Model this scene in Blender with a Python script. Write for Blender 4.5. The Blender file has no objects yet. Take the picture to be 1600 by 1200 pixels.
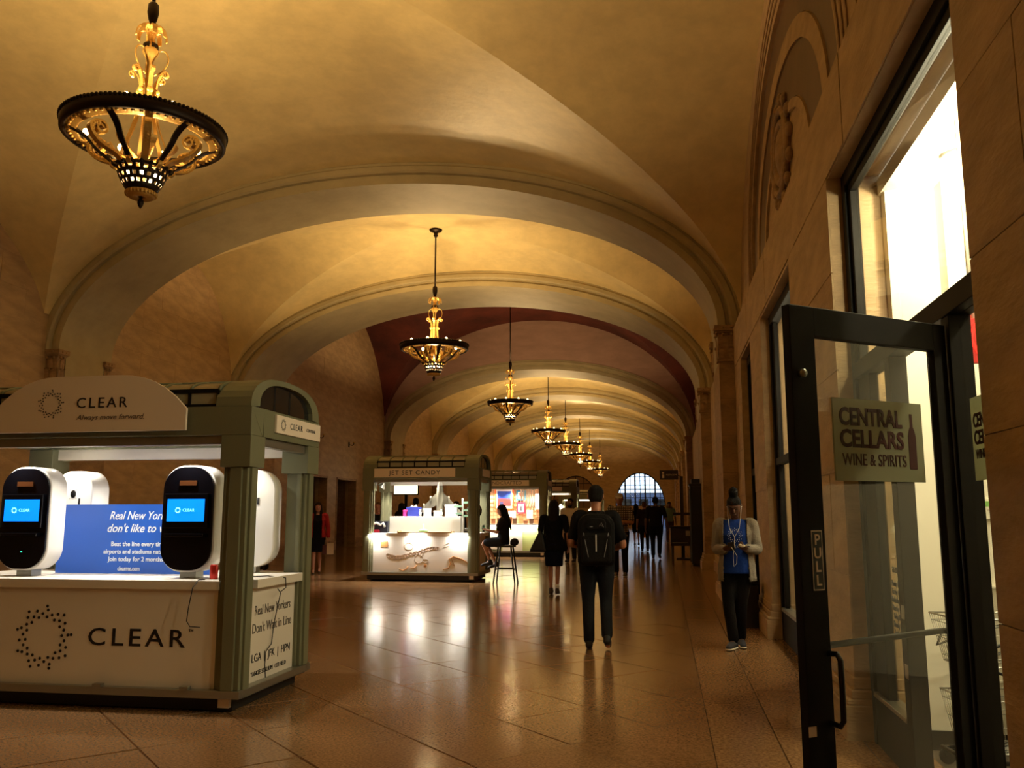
import bpy, bmesh, math, random
import numpy as np
from mathutils import Vector, Matrix

random.seed(7)
SC = bpy.context.scene
COL = SC.collection
PI = math.pi

# ---------------------------------------------------------------- camera
FPX = 1360.0                       # focal length in pixels of the 1600 x 1200 frame
VPX, VPY = 1036.0, 806.0           # where the hall axis vanishes
EYE = Vector((0.0, 0.0, 1.5))
_pitch = math.atan2(VPY - 600.0, FPX)
_Z = Vector((0, math.cos(_pitch), math.sin(_pitch)))
_v = Vector((VPX - 800.0, -(VPY - 600.0), FPX)).normalized()
_Y = (_v - _Z * _v.dot(_Z)).normalized()
_X = Vector((_Y.y * _Z.z - _Y.z * _Z.y, _Y.z * _Z.x - _Y.x * _Z.z, _Y.x * _Z.y - _Y.y * _Z.x))
if _X.x < 0:
    _X = -_X
ROT = Matrix((_X, _Y, _Z))         # camera (right, up, forward) -> world
cam_d = bpy.data.cameras.new('camera')
cam_d.sensor_width = 36.0
cam_d.lens = 36.0 * FPX / 1600.0
cam_d.clip_end = 400
cam_d.clip_start = 0.05
cam = bpy.data.objects.new('camera', cam_d)
COL.objects.link(cam)
_r, _u, _f = ROT.col[0], ROT.col[1], ROT.col[2]
cam.matrix_world = Matrix(((_r.x, _u.x, -_f.x, EYE.x), (_r.y, _u.y, -_f.y, EYE.y), (_r.z, _u.z, -_f.z, EYE.z), (0, 0, 0, 1)))
SC.camera = cam

def ray(px, py):
    return ROT @ Vector((px - 800.0, 600.0 - py, FPX))
def on_floor(px, py, z=0.0):
    d = ray(px, py); return EYE + d * ((z - EYE.z) / d.z)
def on_y(px, py, Y):
    d = ray(px, py); return EYE + d * (Y / d.y)
def on_x(px, py, X):
    d = ray(px, py); return EYE + d * (X / d.x)

def fz(y):
    # the hall floor climbs gently away from the camera
    return min(0.38, max(0.0, 0.0115 * (y - 5.0)))
def on_ramp(px, py):
    p = on_floor(px, py)
    for _ in range(12):
        p = on_floor(px, py, fz(p.y))
    return p

# ---------------------------------------------------------------- world, exposure
w = bpy.data.worlds.new('daylight')
SC.world = w
w.use_nodes = True
w.node_tree.nodes['Background'].inputs[0].default_value = (0.72, 0.86, 1.0, 1)
w.node_tree.nodes['Background'].inputs[1].default_value = 2.4
vs = SC.view_settings
vs.view_transform = 'Standard'
vs.look = 'None'
vs.gamma = 1.0
vs.use_curve_mapping = False
vs.exposure = 0.0
SC.cycles.use_denoising = True
SC.cycles.max_bounces = 8
SC.cycles.diffuse_bounces = 4
SC.cycles.glossy_bounces = 4
SC.cycles.transparent_max_bounces = 12
SC.cycles.sample_clamp_indirect = 6.0
SC.cycles.caustics_reflective = False
SC.cycles.caustics_refractive = False

# strengths of the lamps the place has (W)
LAMP_RGB = (1.0, 0.675, 0.31)
RING_W = 185.0          # one of the three lamps on a chandelier ring
BOWL_W = 85.0
KIOSK_W = 22.0
STORE_W = 120.0

# ---------------------------------------------------------------- materials
MATS = {}
def _srgb(c):
    return tuple((x / 12.92 if x <= 0.04045 else ((x + 0.055) / 1.055) ** 2.4) for x in c)
def mat(name, rgb, rough=0.6, metal=0.0, emit=0.0, bump=0.0, bscale=30.0, var=0.0, vscale=4.0, stretch=(1, 1, 1), spec=0.5, rgb2=None, coat=0.0, detail=6.0):
    """rgb is an sRGB triple 0..1"""
    if name in MATS:
        return MATS[name]
    m = bpy.data.materials.new(name)
    m.use_nodes = True
    nt = m.node_tree
    b = nt.nodes['Principled BSDF']
    c = _srgb(rgb)
    b.inputs['Base Color'].default_value = (*c, 1)
    b.inputs['Roughness'].default_value = rough
    b.inputs['Metallic'].default_value = metal
    b.inputs['Specular IOR Level'].default_value = spec
    if coat:
        b.inputs['Coat Weight'].default_value = coat
        b.inputs['Coat Roughness'].default_value = 0.12
    if emit:
        b.inputs['Emission Color'].default_value = (*c, 1)
        b.inputs['Emission Strength'].default_value = emit
    if var or bump:
        tc = nt.nodes.new('ShaderNodeTexCoord')
        mp = nt.nodes.new('ShaderNodeMapping')
        mp.inputs['Scale'].default_value = stretch
        nt.links.new(tc.outputs['Object'], mp.inputs['Vector'])
    if var:
        n = nt.nodes.new('ShaderNodeTexNoise')
        n.inputs['Scale'].default_value = vscale
        n.inputs['Detail'].default_value = detail
        n.inputs['Roughness'].default_value = 0.65
        nt.links.new(mp.outputs['Vector'], n.inputs['Vector'])
        r = nt.nodes.new('ShaderNodeValToRGB')
        c2 = _srgb(rgb2) if rgb2 else tuple(x * (1 - var) for x in c)
        r.color_ramp.elements[0].position = 0.36
        r.color_ramp.elements[1].position = 0.64
        r.color_ramp.elements[0].color = (*c2, 1)
        r.color_ramp.elements[1].color = (*(min(1, x * (1 + var * 0.25)) for x in c), 1)
        nt.links.new(n.outputs['Fac'], r.inputs['Fac'])
        nt.links.new(r.outputs['Color'], b.inputs['Base Color'])
    if bump:
        n2 = nt.nodes.new('ShaderNodeTexNoise')
        n2.inputs['Scale'].default_value = bscale
        n2.inputs['Detail'].default_value = 5
        nt.links.new(mp.outputs['Vector'], n2.inputs['Vector'])
        bp = nt.nodes.new('ShaderNodeBump')
        bp.inputs['Strength'].default_value = bump
        bp.inputs['Distance'].default_value = 0.02
        nt.links.new(n2.outputs['Fac'], bp.inputs['Height'])
        nt.links.new(bp.outputs['Normal'], b.inputs['Normal'])
    MATS[name] = m
    return m

def glass(name, tint=(1, 1, 1), refl=0.06, rough=0.0):
    """a thin pane: lets light straight through, mirrors a little more at grazing angles"""
    if name in MATS:
        return MATS[name]
    m = bpy.data.materials.new(name)
    m.use_nodes = True
    nt = m.node_tree
    nt.nodes.clear()
    o = nt.nodes.new('ShaderNodeOutputMaterial')
    t = nt.nodes.new('ShaderNodeBsdfTransparent')
    t.inputs[0].default_value = (*tint, 1)
    g = nt.nodes.new('ShaderNodeBsdfGlossy')
    g.inputs['Roughness'].default_value = rough
    fc = nt.nodes.new('ShaderNodeLayerWeight')
    pw = nt.nodes.new('ShaderNodeMath'); pw.operation = 'POWER'; pw.inputs[1].default_value = 2.4
    nt.links.new(fc.outputs['Facing'], pw.inputs[0])
    lw = nt.nodes.new('ShaderNodeMath'); lw.operation = 'MULTIPLY_ADD'; lw.inputs[1].default_value = 0.5; lw.inputs[2].default_value = refl / 2
    fc.inputs[0].default_value = 0.5
    nt.links.new(pw.outputs[0], lw.inputs[0])
    mx = nt.nodes.new('ShaderNodeMixShader')
    nt.links.new(lw.outputs[0], mx.inputs[0])
    nt.links.new(t.outputs[0], mx.inputs[1])
    nt.links.new(g.outputs[0], mx.inputs[2])
    nt.links.new(mx.outputs[0], o.inputs[0])
    MATS[name] = m
    return m

M_PLASTER = mat('vault_plaster', (0.90, 0.81, 0.58), 0.42, bump=0.25, bscale=6, var=0.12, vscale=2.5)
M_MURAL = mat('mural_red', (0.44, 0.20, 0.15), 0.75, bump=0.1, bscale=5, var=0.35, vscale=0.6, rgb2=(0.30, 0.13, 0.11))
M_PINK = mat('mural_pink_stone', (0.70, 0.56, 0.49), 0.6, bump=0.15, bscale=5, var=0.16, vscale=1.2, stretch=(1, 1, 3))
M_STONE = mat('travertine', (0.72, 0.60, 0.44), 0.62, bump=0.35, bscale=14, var=0.22, vscale=2.2, stretch=(1, 1, 3.2))
M_STONE2 = mat('travertine_dark', (0.64, 0.51, 0.36), 0.66, bump=0.6, bscale=16, var=0.35, vscale=3.0, stretch=(1, 1, 2.5))
M_ARCH = mat('arch_stone', (0.68, 0.62, 0.47), 0.6, bump=0.2, bscale=10, var=0.13, vscale=1.8)
M_INLAY = mat('brown_marble_inlay', (0.40, 0.28, 0.19), 0.4, var=0.25, vscale=3)
M_FLOOR = mat('terrazzo', (0.57, 0.43, 0.29), 0.15, bump=0.015, bscale=90, var=0.22, vscale=55, rgb2=(0.46, 0.34, 0.22), detail=2, spec=.34)
M_FLOOR2 = mat('terrazzo_border', (0.60, 0.46, 0.31), 0.24, bump=0.02, bscale=80, var=0.22, vscale=45, rgb2=(0.46, 0.34, 0.22), detail=2, spec=.34)
M_JOINT = mat('joint_mortar', (0.28, 0.21, 0.14), 0.8)
M_WHITE = mat('white_wall', (0.93, 0.91, 0.85), 0.7)
M_BRONZE = mat('dark_bronze', (0.16, 0.11, 0.07), 0.45, 0.7)
M_GOLD = mat('gilt_metal', (0.80, 0.63, 0.33), 0.38, 0.55, bump=0.2, bscale=40)
M_BLACKF = mat('dark_bronze_frame', (0.085, 0.075, 0.065), 0.6, 0.0, spec=.15)
M_BLACK = mat('black_paint', (0.05, 0.05, 0.055), 0.4)
M_SAGE = mat('sage_green_paint', (0.45, 0.45, 0.35), 0.5, spec=.3)
M_ALU = mat('brushed_aluminium', (0.62, 0.62, 0.58), 0.32, 0.8)
M_WPANEL = mat('white_laminate', (0.90, 0.87, 0.82), 0.45)
M_CREAM = mat('cream_sign', (0.93, 0.87, 0.80), 0.5)
M_INK = mat('sign_ink', (0.10, 0.09, 0.09), 0.5)
M_DGLASS = mat('smoked_glass', (0.13, 0.13, 0.13), 0.08, spec=0.7)
M_GLASS = glass('clear_glass', (0.96, 0.97, 0.94), refl=.012)

# ---------------------------------------------------------------- mesh helpers
class MB:
    """collects shapes; build() links them as ONE mesh object"""
    def __init__(self):
        self.v = []; self.f = []; self.mi = []; self.sm = []
    def add(self, verts, faces, mi=0, smooth=False, M=None):
        o = len(self.v)
        if M is not None:
            verts = [M @ Vector(p) for p in verts]
        self.v.extend([tuple(p) for p in verts])
        for f in faces:
            self.f.append(tuple(i + o for i in f)); self.mi.append(mi); self.sm.append(smooth)
        return self
    def box(self, x0, y0, z0, x1, y1, z1, mi=0, M=None):
        v = [(x0, y0, z0), (x1, y0, z0), (x1, y1, z0), (x0, y1, z0), (x0, y0, z1), (x1, y0, z1), (x1, y1, z1), (x0, y1, z1)]
        f = [(0, 3, 2, 1), (4, 5, 6, 7), (0, 1, 5, 4), (1, 2, 6, 5), (2, 3, 7, 6), (3, 0, 4, 7)]
        return self.add(v, f, mi, False, M)
    def cbox(self, c, s, mi=0, M=None):
        return self.box(c[0] - s[0] / 2, c[1] - s[1] / 2, c[2] - s[2] / 2, c[0] + s[0] / 2, c[1] + s[1] / 2, c[2] + s[2] / 2, mi, M)
    def lathe(self, prof, n=24, mi=0, M=None, smooth=True, a0=0.0, a1=2 * PI):
        full = abs(a1 - a0 - 2 * PI) < 1e-6
        k = n if full else n + 1
        v = []; f = []
        for (r, z) in prof:
            for i in range(k):
                a = a0 + (a1 - a0) * i / n
                v.append((r * math.cos(a), r * math.sin(a), z))
        for j in range(len(prof) - 1):
            for i in range(n):
                i2 = (i + 1) % k
                f.append((j * k + i, j * k + i2, (j + 1) * k + i2, (j + 1) * k + i))
        return self.add(v, f, mi, smooth, M)
    def tube(self, pts, r, n=8, mi=0, M=None, smooth=True, close=False, flat=1.0, up=None):
        pts = [Vector(p) for p in pts]
        rr = r if isinstance(r, (list, tuple)) else [r] * len(pts)
        v = []; f = []
        L = len(pts)
        prev = None
        for i, p in enumerate(pts):
            if close:
                t = pts[(i + 1) % L] - pts[i - 1]
            else:
                t = pts[min(i + 1, L - 1)] - pts[max(i - 1, 0)]
            if t.length < 1e-9:
                t = Vector((0, 0, 1))
            t.normalize()
            if up is not None:
                a = Vector(up).cross(t)
                if a.length < 1e-4: a = t.orthogonal()
            elif prev is None:
                a = t.orthogonal()
            else:
                a = prev - t * prev.dot(t)
                if a.length < 1e-6: a = t.orthogonal()
            a.normalize(); prev = a
            b = t.cross(a)
            for k in range(n):
                an = 2 * PI * k / n
                v.append(p + a * (math.cos(an) * rr[i]) + b * (math.sin(an) * rr[i] * flat))
        for i in range(L if close else L - 1):
            j = (i + 1) % L
            for k in range(n):
                k2 = (k + 1) % n
                f.append((i * n + k, i * n + k2, j * n + k2, j * n + k))
        if not close:
            f.append(tuple(range(n - 1, -1, -1)))
            f.append(tuple((L - 1) * n + k for k in range(n)))
        return self.add(v, f, mi, smooth, M)
    def prism(self, poly, h0, h1, mi=0, M=None, smooth=False):
        """polygon in xy (counter-clockwise), extruded in z"""
        n = len(poly)
        v = [(x, y, h0) for x, y in poly] + [(x, y, h1) for x, y in poly]
        f = [tuple(range(n - 1, -1, -1)), tuple(range(n, 2 * n))]
        self.add(v, f, mi, False, M)
        o = [((i), (i + 1) % n, n + (i + 1) % n, n + i) for i in range(n)]
        return self.add(v, o, mi, smooth, M)
    def ball(self, c, r, mi=0, n=12, m=8, sc=(1, 1, 1), M=None):
        prof = [(math.sin(PI * j / m) * r, -math.cos(PI * j / m) * r) for j in range(m + 1)]
        MM = Matrix.Translation(c) @ Matrix.Diagonal((*sc, 1))
        if M is not None: MM = M @ MM
        return self.lathe(prof, n, mi, MM)
    def mesh(self, name, mats):
        me = bpy.data.meshes.new(name)
        me.from_pydata(self.v, [], self.f)
        for m in (mats if isinstance(mats, (list, tuple)) else [mats]):
            me.materials.append(m)
        me.polygons.foreach_set('material_index', self.mi)
        me.polygons.foreach_set('use_smooth', self.sm)
        me.update()
        return me
    def build(self, name, mats, parent=None, loc=None, bevel=0.0, fix=True):
        me = self.mesh(name, mats)
        if fix:
            bm = bmesh.new(); bm.from_mesh(me)
            bmesh.ops.remove_doubles(bm, verts=bm.verts, dist=1e-5)
            bmesh.ops.recalc_face_normals(bm, faces=bm.faces)
            bm.to_mesh(me); bm.free()
        return link(name, me, parent, loc, bevel)

def link(name, me, parent=None, loc=None, bevel=0.0, rot=None):
    o = bpy.data.objects.new(name, me)
    COL.objects.link(o)
    if parent is not None: o.parent = parent
    if loc is not None: o.location = loc
    if rot is not None: o.rotation_euler = rot
    if bevel:
        b = o.modifiers.new('bevel', 'BEVEL')
        b.width = bevel; b.segments = 2; b.limit_method = 'ANGLE'
    return o

def empty(name, loc=(0, 0, 0), rz=0.0):
    o = bpy.data.objects.new(name, None)
    o.empty_display_size = 0.2
    COL.objects.link(o)
    o.location = loc; o.rotation_euler = (0, 0, rz)
    return o
def tag(o, label, cat, group=None):
    o['label'] = label; o['category'] = cat
    if group: o['group'] = group
    return o
def struct(o, label=None, cat=None):
    o['kind'] = 'structure'
    if label: o['label'] = label
    if cat: o['category'] = cat
    return o
def copy_tree(o, parent=None):
    c = o.copy(); COL.objects.link(c); c.parent = parent
    for ch in o.children:
        if ch.name in bpy.data.objects: copy_tree(ch, c)
    return c

def text_mesh(body, size, align='CENTER', extrude=0.0015, bold=0.0, shear=0.0, spacing=1.0, line=1.0):
    cu = bpy.data.curves.new('lettering', 'FONT')
    cu.body = body; cu.size = size; cu.align_x = align; cu.align_y = 'CENTER'
    cu.extrude = extrude; cu.offset = bold; cu.shear = shear; cu.space_character = spacing; cu.space_line = line
    cu.resolution_u = 3
    o = bpy.data.objects.new('tmp_text', cu)
    COL.objects.link(o)
    dg = bpy.context.evaluated_depsgraph_get()
    me = bpy.data.meshes.new_from_object(o.evaluated_get(dg))
    bpy.data.objects.remove(o)
    bpy.data.curves.remove(cu)
    return me
def lettering(body, size, M, material, parent, name='lettering', width=None, **kw):
    """text lying in the local xy plane of M; width scales it to a given run"""
    me = text_mesh(body, size, **kw)
    if width:
        xs = [v.co.x for v in me.vertices]
        k = width / max(1e-6, max(xs) - min(xs)); cx = (max(xs) + min(xs)) / 2
        for v in me.vertices: v.co.x = (v.co.x - cx) * k
    me.transform(M)
    me.materials.clear(); me.materials.append(material)
    o = link(name, me, parent)
    if size < .14: o['kind'] = 'stuff'
    return o
# frames for writing on vertical faces
def face_front(x, y, z):      # faces -Y
    return Matrix(((1, 0, 0, x), (0, 0, -1, y), (0, 1, 0, z), (0, 0, 0, 1)))
def face_right(x, y, z):      # faces +X, reads along +Y
    return Matrix(((0, 0, 1, x), (1, 0, 0, y), (0, 1, 0, z), (0, 0, 0, 1)))
def face_left(x, y, z):       # faces -X, reads along -Y
    return Matrix(((0, 0, -1, x), (-1, 0, 0, y), (0, 1, 0, z), (0, 0, 0, 1)))

def light(name, kind, loc, watts, rgb, parent=None, size=0.05, rot=None, spot=None, blend=0.4):
    d = bpy.data.lights.new(name, kind)
    d.energy = watts; d.color = rgb
    if kind == 'AREA':
        d.shape = 'RECTANGLE' if isinstance(size, tuple) else 'SQUARE'
        if isinstance(size, tuple): d.size, d.size_y = size
        else: d.size = size
    else:
        d.shadow_soft_size = size
    if spot:
        d.spot_size = spot; d.spot_blend = blend
    o = bpy.data.objects.new(name, d)
    COL.objects.link(o); o.location = loc
    if rot: o.rotation_euler = rot
    if parent: o.parent = parent
    return o
# ================================================================ THE HALL
CX = -5.25                      # centre line of the hall
WR, WL = 1.25, -11.75           # faces of the lower side walls
UR, UL = 1.40, -11.90           # faces of the upper walls, above the ledge
PR, PL = 1.00, -11.50           # inner faces of the piers
SPR = 4.70                      # springing height
Y_END = 83.0
ARCHES = [(-0.9, 0.9), (14.9, 16.55), (22.3, 24.7), (36.0, 38.1), (44.0, 46.1), (53.2, 55.0), (61.0, 62.5), (69.0, 70.5)]
BAYS = [(-7.0, -0.9)] + [(ARCHES[i][1], ARCHES[i + 1][0]) for i in range(7)] + [(70.5, Y_END)]

# ---------------------------------------------------------------- floor
mb = MB()
for ya, yb in ((-7.2, 5.0), (5.0, 38.05), (38.05, Y_END + .3)):
    mb.add([(x, y, z) for y in (ya, yb) for x in (-12.2, 1.62) for z in (-.2, fz(y) - .012)],
           [(0, 2, 3, 1), (4, 5, 7, 6), (1, 3, 7, 5), (0, 4, 6, 2), (0, 1, 5, 4), (2, 6, 7, 3)])
floor = mb.build('floor', M_JOINT)
def tilt(y): return math.atan(0.0115) if 5 < y < 38 else 0.0
struct(floor, 'polished tan terrazzo floor laid in diagonal slabs', 'floor')
S = 0.78
def slab_mesh(name, a, b, m, ch=0.004, h=0.012, g=0.0022):
    mb = MB()
    x, y = a / 2 - g, b / 2 - g
    v = [(-x, -y, -h), (x, -y, -h), (x, y, -h), (-x, y, -h), (-x + ch, -y + ch, 0), (x - ch, -y + ch, 0), (x - ch, y - ch, 0), (-x + ch, y - ch, 0)]
    mb.add(v, [(4, 5, 6, 7), (0, 1, 5, 4), (1, 2, 6, 5), (2, 3, 7, 6), (3, 0, 4, 7)])
    return mb.mesh(name, m)
slab = slab_mesh('floor_slab', S, S, M_FLOOR)
cand = []
D = S / math.sqrt(2)
X_BORDER = 0.28
for i in range(-20, 160):
    for j in range(-40, 40):
        # centres of the diagonal lattice
        x = -1.74 + (j) * D; y = 6.55 + (i - 20) * D
        if (i + j) % 2: continue
        if x > X_BORDER + D or x < WL - D or y < -7 or y > Y_END: continue
        cand.append((x, y))
def seen(x, y):
    c = ROT.transposed() @ (Vector((x, y, 0)) - EYE)
    if c.z < 0.5: return None
    px, py = 800 + FPX * c.x / c.z, 600 - FPX * c.y / c.z
    return (px, py) if -90 < px < 1690 and py < 1300 else None
vis = [c for c in cand if seen(*c) and c[0] + D < X_BORDER + 0.02 and c[1] > 3.4]
vis.sort(key=lambda c: c[0] ** 2 + c[1] ** 2)
near = set(vis[:235])
rest = MB()
R45 = Matrix.Rotation(PI / 4, 4, 'Z')
for c in cand:
    t = (random.gauss(0, 0.0016), random.gauss(0, 0.0016))
    if c in near:
        o = link('floor_slab', slab, floor, (c[0], c[1], fz(c[1])), rot=(t[0], t[1], PI / 4)); o.rotation_euler = (Matrix.Rotation(tilt(c[1]) + t[0], 3, 'X') @ Matrix.Rotation(t[1], 3, 'Y') @ Matrix.Rotation(PI / 4, 3, 'Z')).to_euler()
    else:
        M = Matrix.Translation((c[0], c[1], fz(c[1]))) @ Matrix.Rotation(t[0] + tilt(c[1]), 4, 'X') @ Matrix.Rotation(t[1], 4, 'Y') @ R45
        x = S / 2 - 0.002
        pts = [M @ Vector(p) for p in ((-x, -x, 0), (x, -x, 0), (x, x, 0), (-x, x, 0))]
        # trim at the border strip
        if c[0] + D > X_BORDER:
            poly = []
            for k in range(4):
                a, b = pts[k], pts[(k + 1) % 4]
                ia, ib = a.x <= X_BORDER, b.x <= X_BORDER
                if ia: poly.append(a)
                if ia != ib:
                    poly.append(a + (b - a) * ((X_BORDER - a.x) / (b.x - a.x)))
            if len(poly) < 3: continue
            pts = poly
        rest.add(pts, [tuple(range(len(pts)))])
o = rest.build('floor_paving', M_FLOOR, floor, fix=False); o['kind'] = 'stuff'
strip_a = slab_mesh('floor_border_slab', 0.44, 1.3, M_FLOOR2)
strip_b = slab_mesh('floor_border_slab', 0.56, 1.3, M_FLOOR2)
rest = MB()
for k in range(70):
    y = -6.3 + 1.3 * k
    if y > Y_END: break
    for sx, cx, me, off in ((0.44, X_BORDER + 0.22, strip_a, 0), (0.56, X_BORDER + 0.72, strip_b, 0.6)):
        yy = y + off
        if 2.5 < yy < 34:
            link('floor_border_slab', me, floor, (cx, yy, fz(yy)), rot=(random.gauss(0, .0012) + tilt(yy), random.gauss(0, .0012), 0))
        else:
            rest.add([(cx + sgx * (sx / 2 - .003), yy + sgy * .647, fz(yy + sgy * .647)) for sgx, sgy in ((-1, -1), (1, -1), (1, 1), (-1, 1))], [(0, 1, 2, 3)])
for ya, yb in ((-7.0, 5.0), (5.0, 38.05), (38.05, Y_END)):
    rest.add([(X_BORDER + 1.0, ya, fz(ya) - .001), (1.62, ya, fz(ya) - .001), (1.62, yb, fz(yb) - .001), (X_BORDER + 1.0, yb, fz(yb) - .001)], [(0, 1, 2, 3)])
o = rest.build('floor_border_paving', M_FLOOR2, floor); o['kind'] = 'stuff'

# ---------------------------------------------------------------- vaults
RISE = {3: 5.05}              # the mural bay is taller than the others
def vault(y0, y1, mats, k):
    N = 44
    yc, hy, hx = (y0 + y1) / 2, (y1 - y0) / 2, (UR - UL) / 2
    cx = (UR + UL) / 2
    par = [math.sin(PI / 2 * (2 * i / N - 1)) for i in range(N + 1)]
    mb = MB(); idx = {}
    def vert(i, j, cell):
        key = (i, j, cell)
        if key not in idx:
            tx, ty = par[i], par[j]
            R = RISE.get(k, 3.35) + (0.2 if k in RISE else 0.35) * (1 - tx * tx) * (1 - ty * ty)
            z = SPR + R * math.sqrt(max(0, 1 - min(tx * tx, ty * ty)))
            idx[key] = len(mb.v); mb.v.append((cx + tx * hx, yc + ty * hy, z))
        return idx[key]
    for i in range(N):
        for j in range(N):
            u, v = abs(i + .5 - N / 2), abs(j + .5 - N / 2)
            q = [(i, j), (i + 1, j), (i + 1, j + 1), (i, j + 1)]
            def lat(a): return abs(a[0] - N / 2) - abs(a[1] - N / 2)
            def cell_of(side, s):     # four separate shells so the groins stay crisp
                return (side, s)
            if abs(u - v) > 0.5:
                side = 'x' if u > v else 'y'
                s = (i + .5 > N / 2) if side == 'x' else (j + .5 > N / 2)
                f = [vert(a, b, (side, s)) for a, b in q]
                mb.f.append(tuple(f)); mb.mi.append(0 if side == 'y' else 1); mb.sm.append(True)
            else:
                on = [k2 for k2 in range(4) if lat(q[k2]) == 0]
                if len(on) < 2: continue
                a, b = on[0], on[1]
                for k2 in range(4):
                    if k2 in (a, b): continue
                    side = 'x' if lat(q[k2]) > 0 else 'y'
                    s = (i + .5 > N / 2) if side == 'x' else (j + .5 > N / 2)
                    f = [vert(*q[m], (side, s)) for m in sorted((a, b, k2))]
                    mb.f.append(tuple(f)); mb.mi.append(0 if side == 'y' else 1); mb.sm.append(True)
    o = mb.build('ceiling', mats, fix=False)
    bm = bmesh.new(); bm.from_mesh(o.data)
    for f in bm.faces:
        if f.normal.z > 0: f.normal_flip()
    bm.to_mesh(o.data); bm.free()
    return o
for k, (y0, y1) in enumerate(BAYS):
    mats = [M_MURAL, M_MURAL] if k == 3 else [M_PLASTER, M_PLASTER]
    o = vault(y0, y1, mats, k)
    struct(o, ['plain plaster groin vault behind the entrance arch', 'ochre plaster groin vault over the sage kiosk with the arched sign', 'ochre plaster groin vault past the first stone arch',
               'groin vault painted with a red and pink mural', 'ochre groin vault just past the mural bay', 'second ochre groin vault past the mural bay',
               'third ochre groin vault past the mural bay', 'fourth ochre groin vault past the mural bay', 'ochre groin vault against the far window wall'][k], 'vault')
# a plain slab that keeps the daylight out above the vaults
struct(MB().box(-12.6, -7.6, 10.4, 7.2, Y_END + 0.5, 10.6).build('ceiling', M_STONE), 'stone roof slab above the vaults', 'roof slab')

# stone lunette walls that close the tall mural bay above its two arches
for k, (Yw, face) in enumerate(((36.03, -1), (24.67, 1))):
    mb = MB(); v = []; f = []; N = 64
    hx, cxm = (UR - UL) / 2 + .06, (UR + UL) / 2
    A, B = (PR - PL) / 2 + .38, 2.93 + .38
    for i in range(N + 1):
        th = PI * i / N
        v += [(CX + A * math.cos(th), Yw, SPR + B * math.sin(th)), (cxm + hx * math.cos(th), Yw, SPR + 5.12 * math.sin(th)), (CX + A * math.cos(th), Yw - face * .1, SPR + B * math.sin(th)), (cxm + hx * math.cos(th), Yw - face * .1, SPR + 5.12 * math.sin(th))]
    for i in range(N):
        o_ = i * 4; q_ = o_ + 4
        f += [(o_, o_ + 1, q_ + 1, q_), (o_ + 2, q_ + 2, q_ + 3, o_ + 3), (o_, q_, q_ + 2, o_ + 2), (o_ + 1, o_ + 3, q_ + 3, q_ + 1)]
    mb.add(v, f)
    struct(mb.build('wall_lunette', M_PINK), ['pinkish stone lunette wall under the red mural vault, beyond its chandelier', 'stone lunette wall over the arch that opens into the mural bay'][k], 'wall')
# ---------------------------------------------------------------- transverse arches, piers
def arch_sweep(y0, y1):
    N = 72
    half = [(0.0, 0.0), (0.0, .13), (.045, .145), (.045, .19), (-.02, .205), (-.05, .24), (-.05, .33), (-.02, .36), (-.02, .41), (.14, .44), (.14, 1.0)]
    prof = [(y0 + a, b) for a, b in half] + [(y1 - a, b) for a, b in reversed(half)]
    n = len(prof); mb = MB()
    A, B = (PR - PL) / 2, 2.93
    for i in range(N + 1):
        th = PI * i / N
        px, pz = CX + A * math.cos(th), SPR + B * math.sin(th)
        nx, nz = math.cos(th) / A, math.sin(th) / B
        l = math.hypot(nx, nz); nx /= l; nz /= l
        for (y, off) in prof:
            z = pz + nz * off
            mb.v.append((px + nx * off, y, z))
    for i in range(N):
        for k in range(n):
            k2 = (k + 1) % n
            mb.f.append((i * n + k, i * n + k2, (i + 1) * n + k2, (i + 1) * n + k)); mb.mi.append(0)
            mb.sm.append(False)
    return mb
def leaf(mb, M, w, h, curl):
    # one carved acanthus leaf: a bulging tongue that curls over at its tip
    rows = 6
    v = []; f = []
    for r in range(rows + 1):
        t = r / rows
        ww = w * (0.55 + 0.75 * math.sin(PI * min(1, t * 0.9 + .1))) * (1 if t < .9 else .6)
        out = 0.012 + curl * t ** 3
        z = h * (t if t < .88 else .88 - (t - .88) * .6)
        for c in (-1, -.5, 0, .5, 1):
            v.append((c * ww / 2, -out - .018 * (1 - c * c) + (.01 if abs(c) == .5 else 0), z))
    for r in range(rows):
        for c in range(4):
            a = r * 5 + c
            f.append((a, a + 1, a + 6, a + 5))
    mb.add(v, f, 0, True, M)
def capital_mesh(wx, wy):
    """block of wx by wy with leaves on its four sides; z from 0 to .62"""
    mb = MB()
    mb.box(-wx / 2, -wy / 2, 0, wx / 2, wy / 2, .60)
    mb.box(-wx / 2 - .03, -wy / 2 - .03, 0, wx / 2 + .03, wy / 2 + .03, .045)
    mb.box(-wx / 2 - .035, -wy / 2 - .035, .50, wx / 2 + .035, wy / 2 + .035, .53)
    mb.box(-wx / 2 - .06, -wy / 2 - .06, .53, wx / 2 + .06, wy / 2 + .06, .62)
    for face in range(4):
        wid, dep = (wx, wy) if face % 2 == 0 else (wy, wx)
        R = Matrix.Rotation(face * PI / 2, 4, 'Z')
        n = max(2, round(wid / .16))
        for row, (z, h) in enumerate(((.05, .24), (.20, .30))):
            for k in range(n - row):
                x = -wid / 2 + (k + .5 + row * .5) * wid / n
                leaf(mb, R @ Matrix.Translation((x, -dep / 2, z)), wid / n * .72, h, .05)
        for k in range(n):
            x = -wid / 2 + (k + .5) * wid / n
            mb.ball((0, 0, 0), .028, M=R @ Matrix.Translation((x, -dep / 2 - .03, .47)), n=8, m=5)
            mb.ball((0, 0, 0), .02, M=R @ Matrix.Translation((x, -dep / 2 - .06, .575)), n=8, m=5)
    return mb
num = ['one bay behind the glass door', 'beside the person in the blue shirt', 'before the mural vault', 'after the mural vault', 'second past the mural vault', 'third past the mural vault', 'fourth past the mural vault', 'nearest the far window wall']
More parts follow.
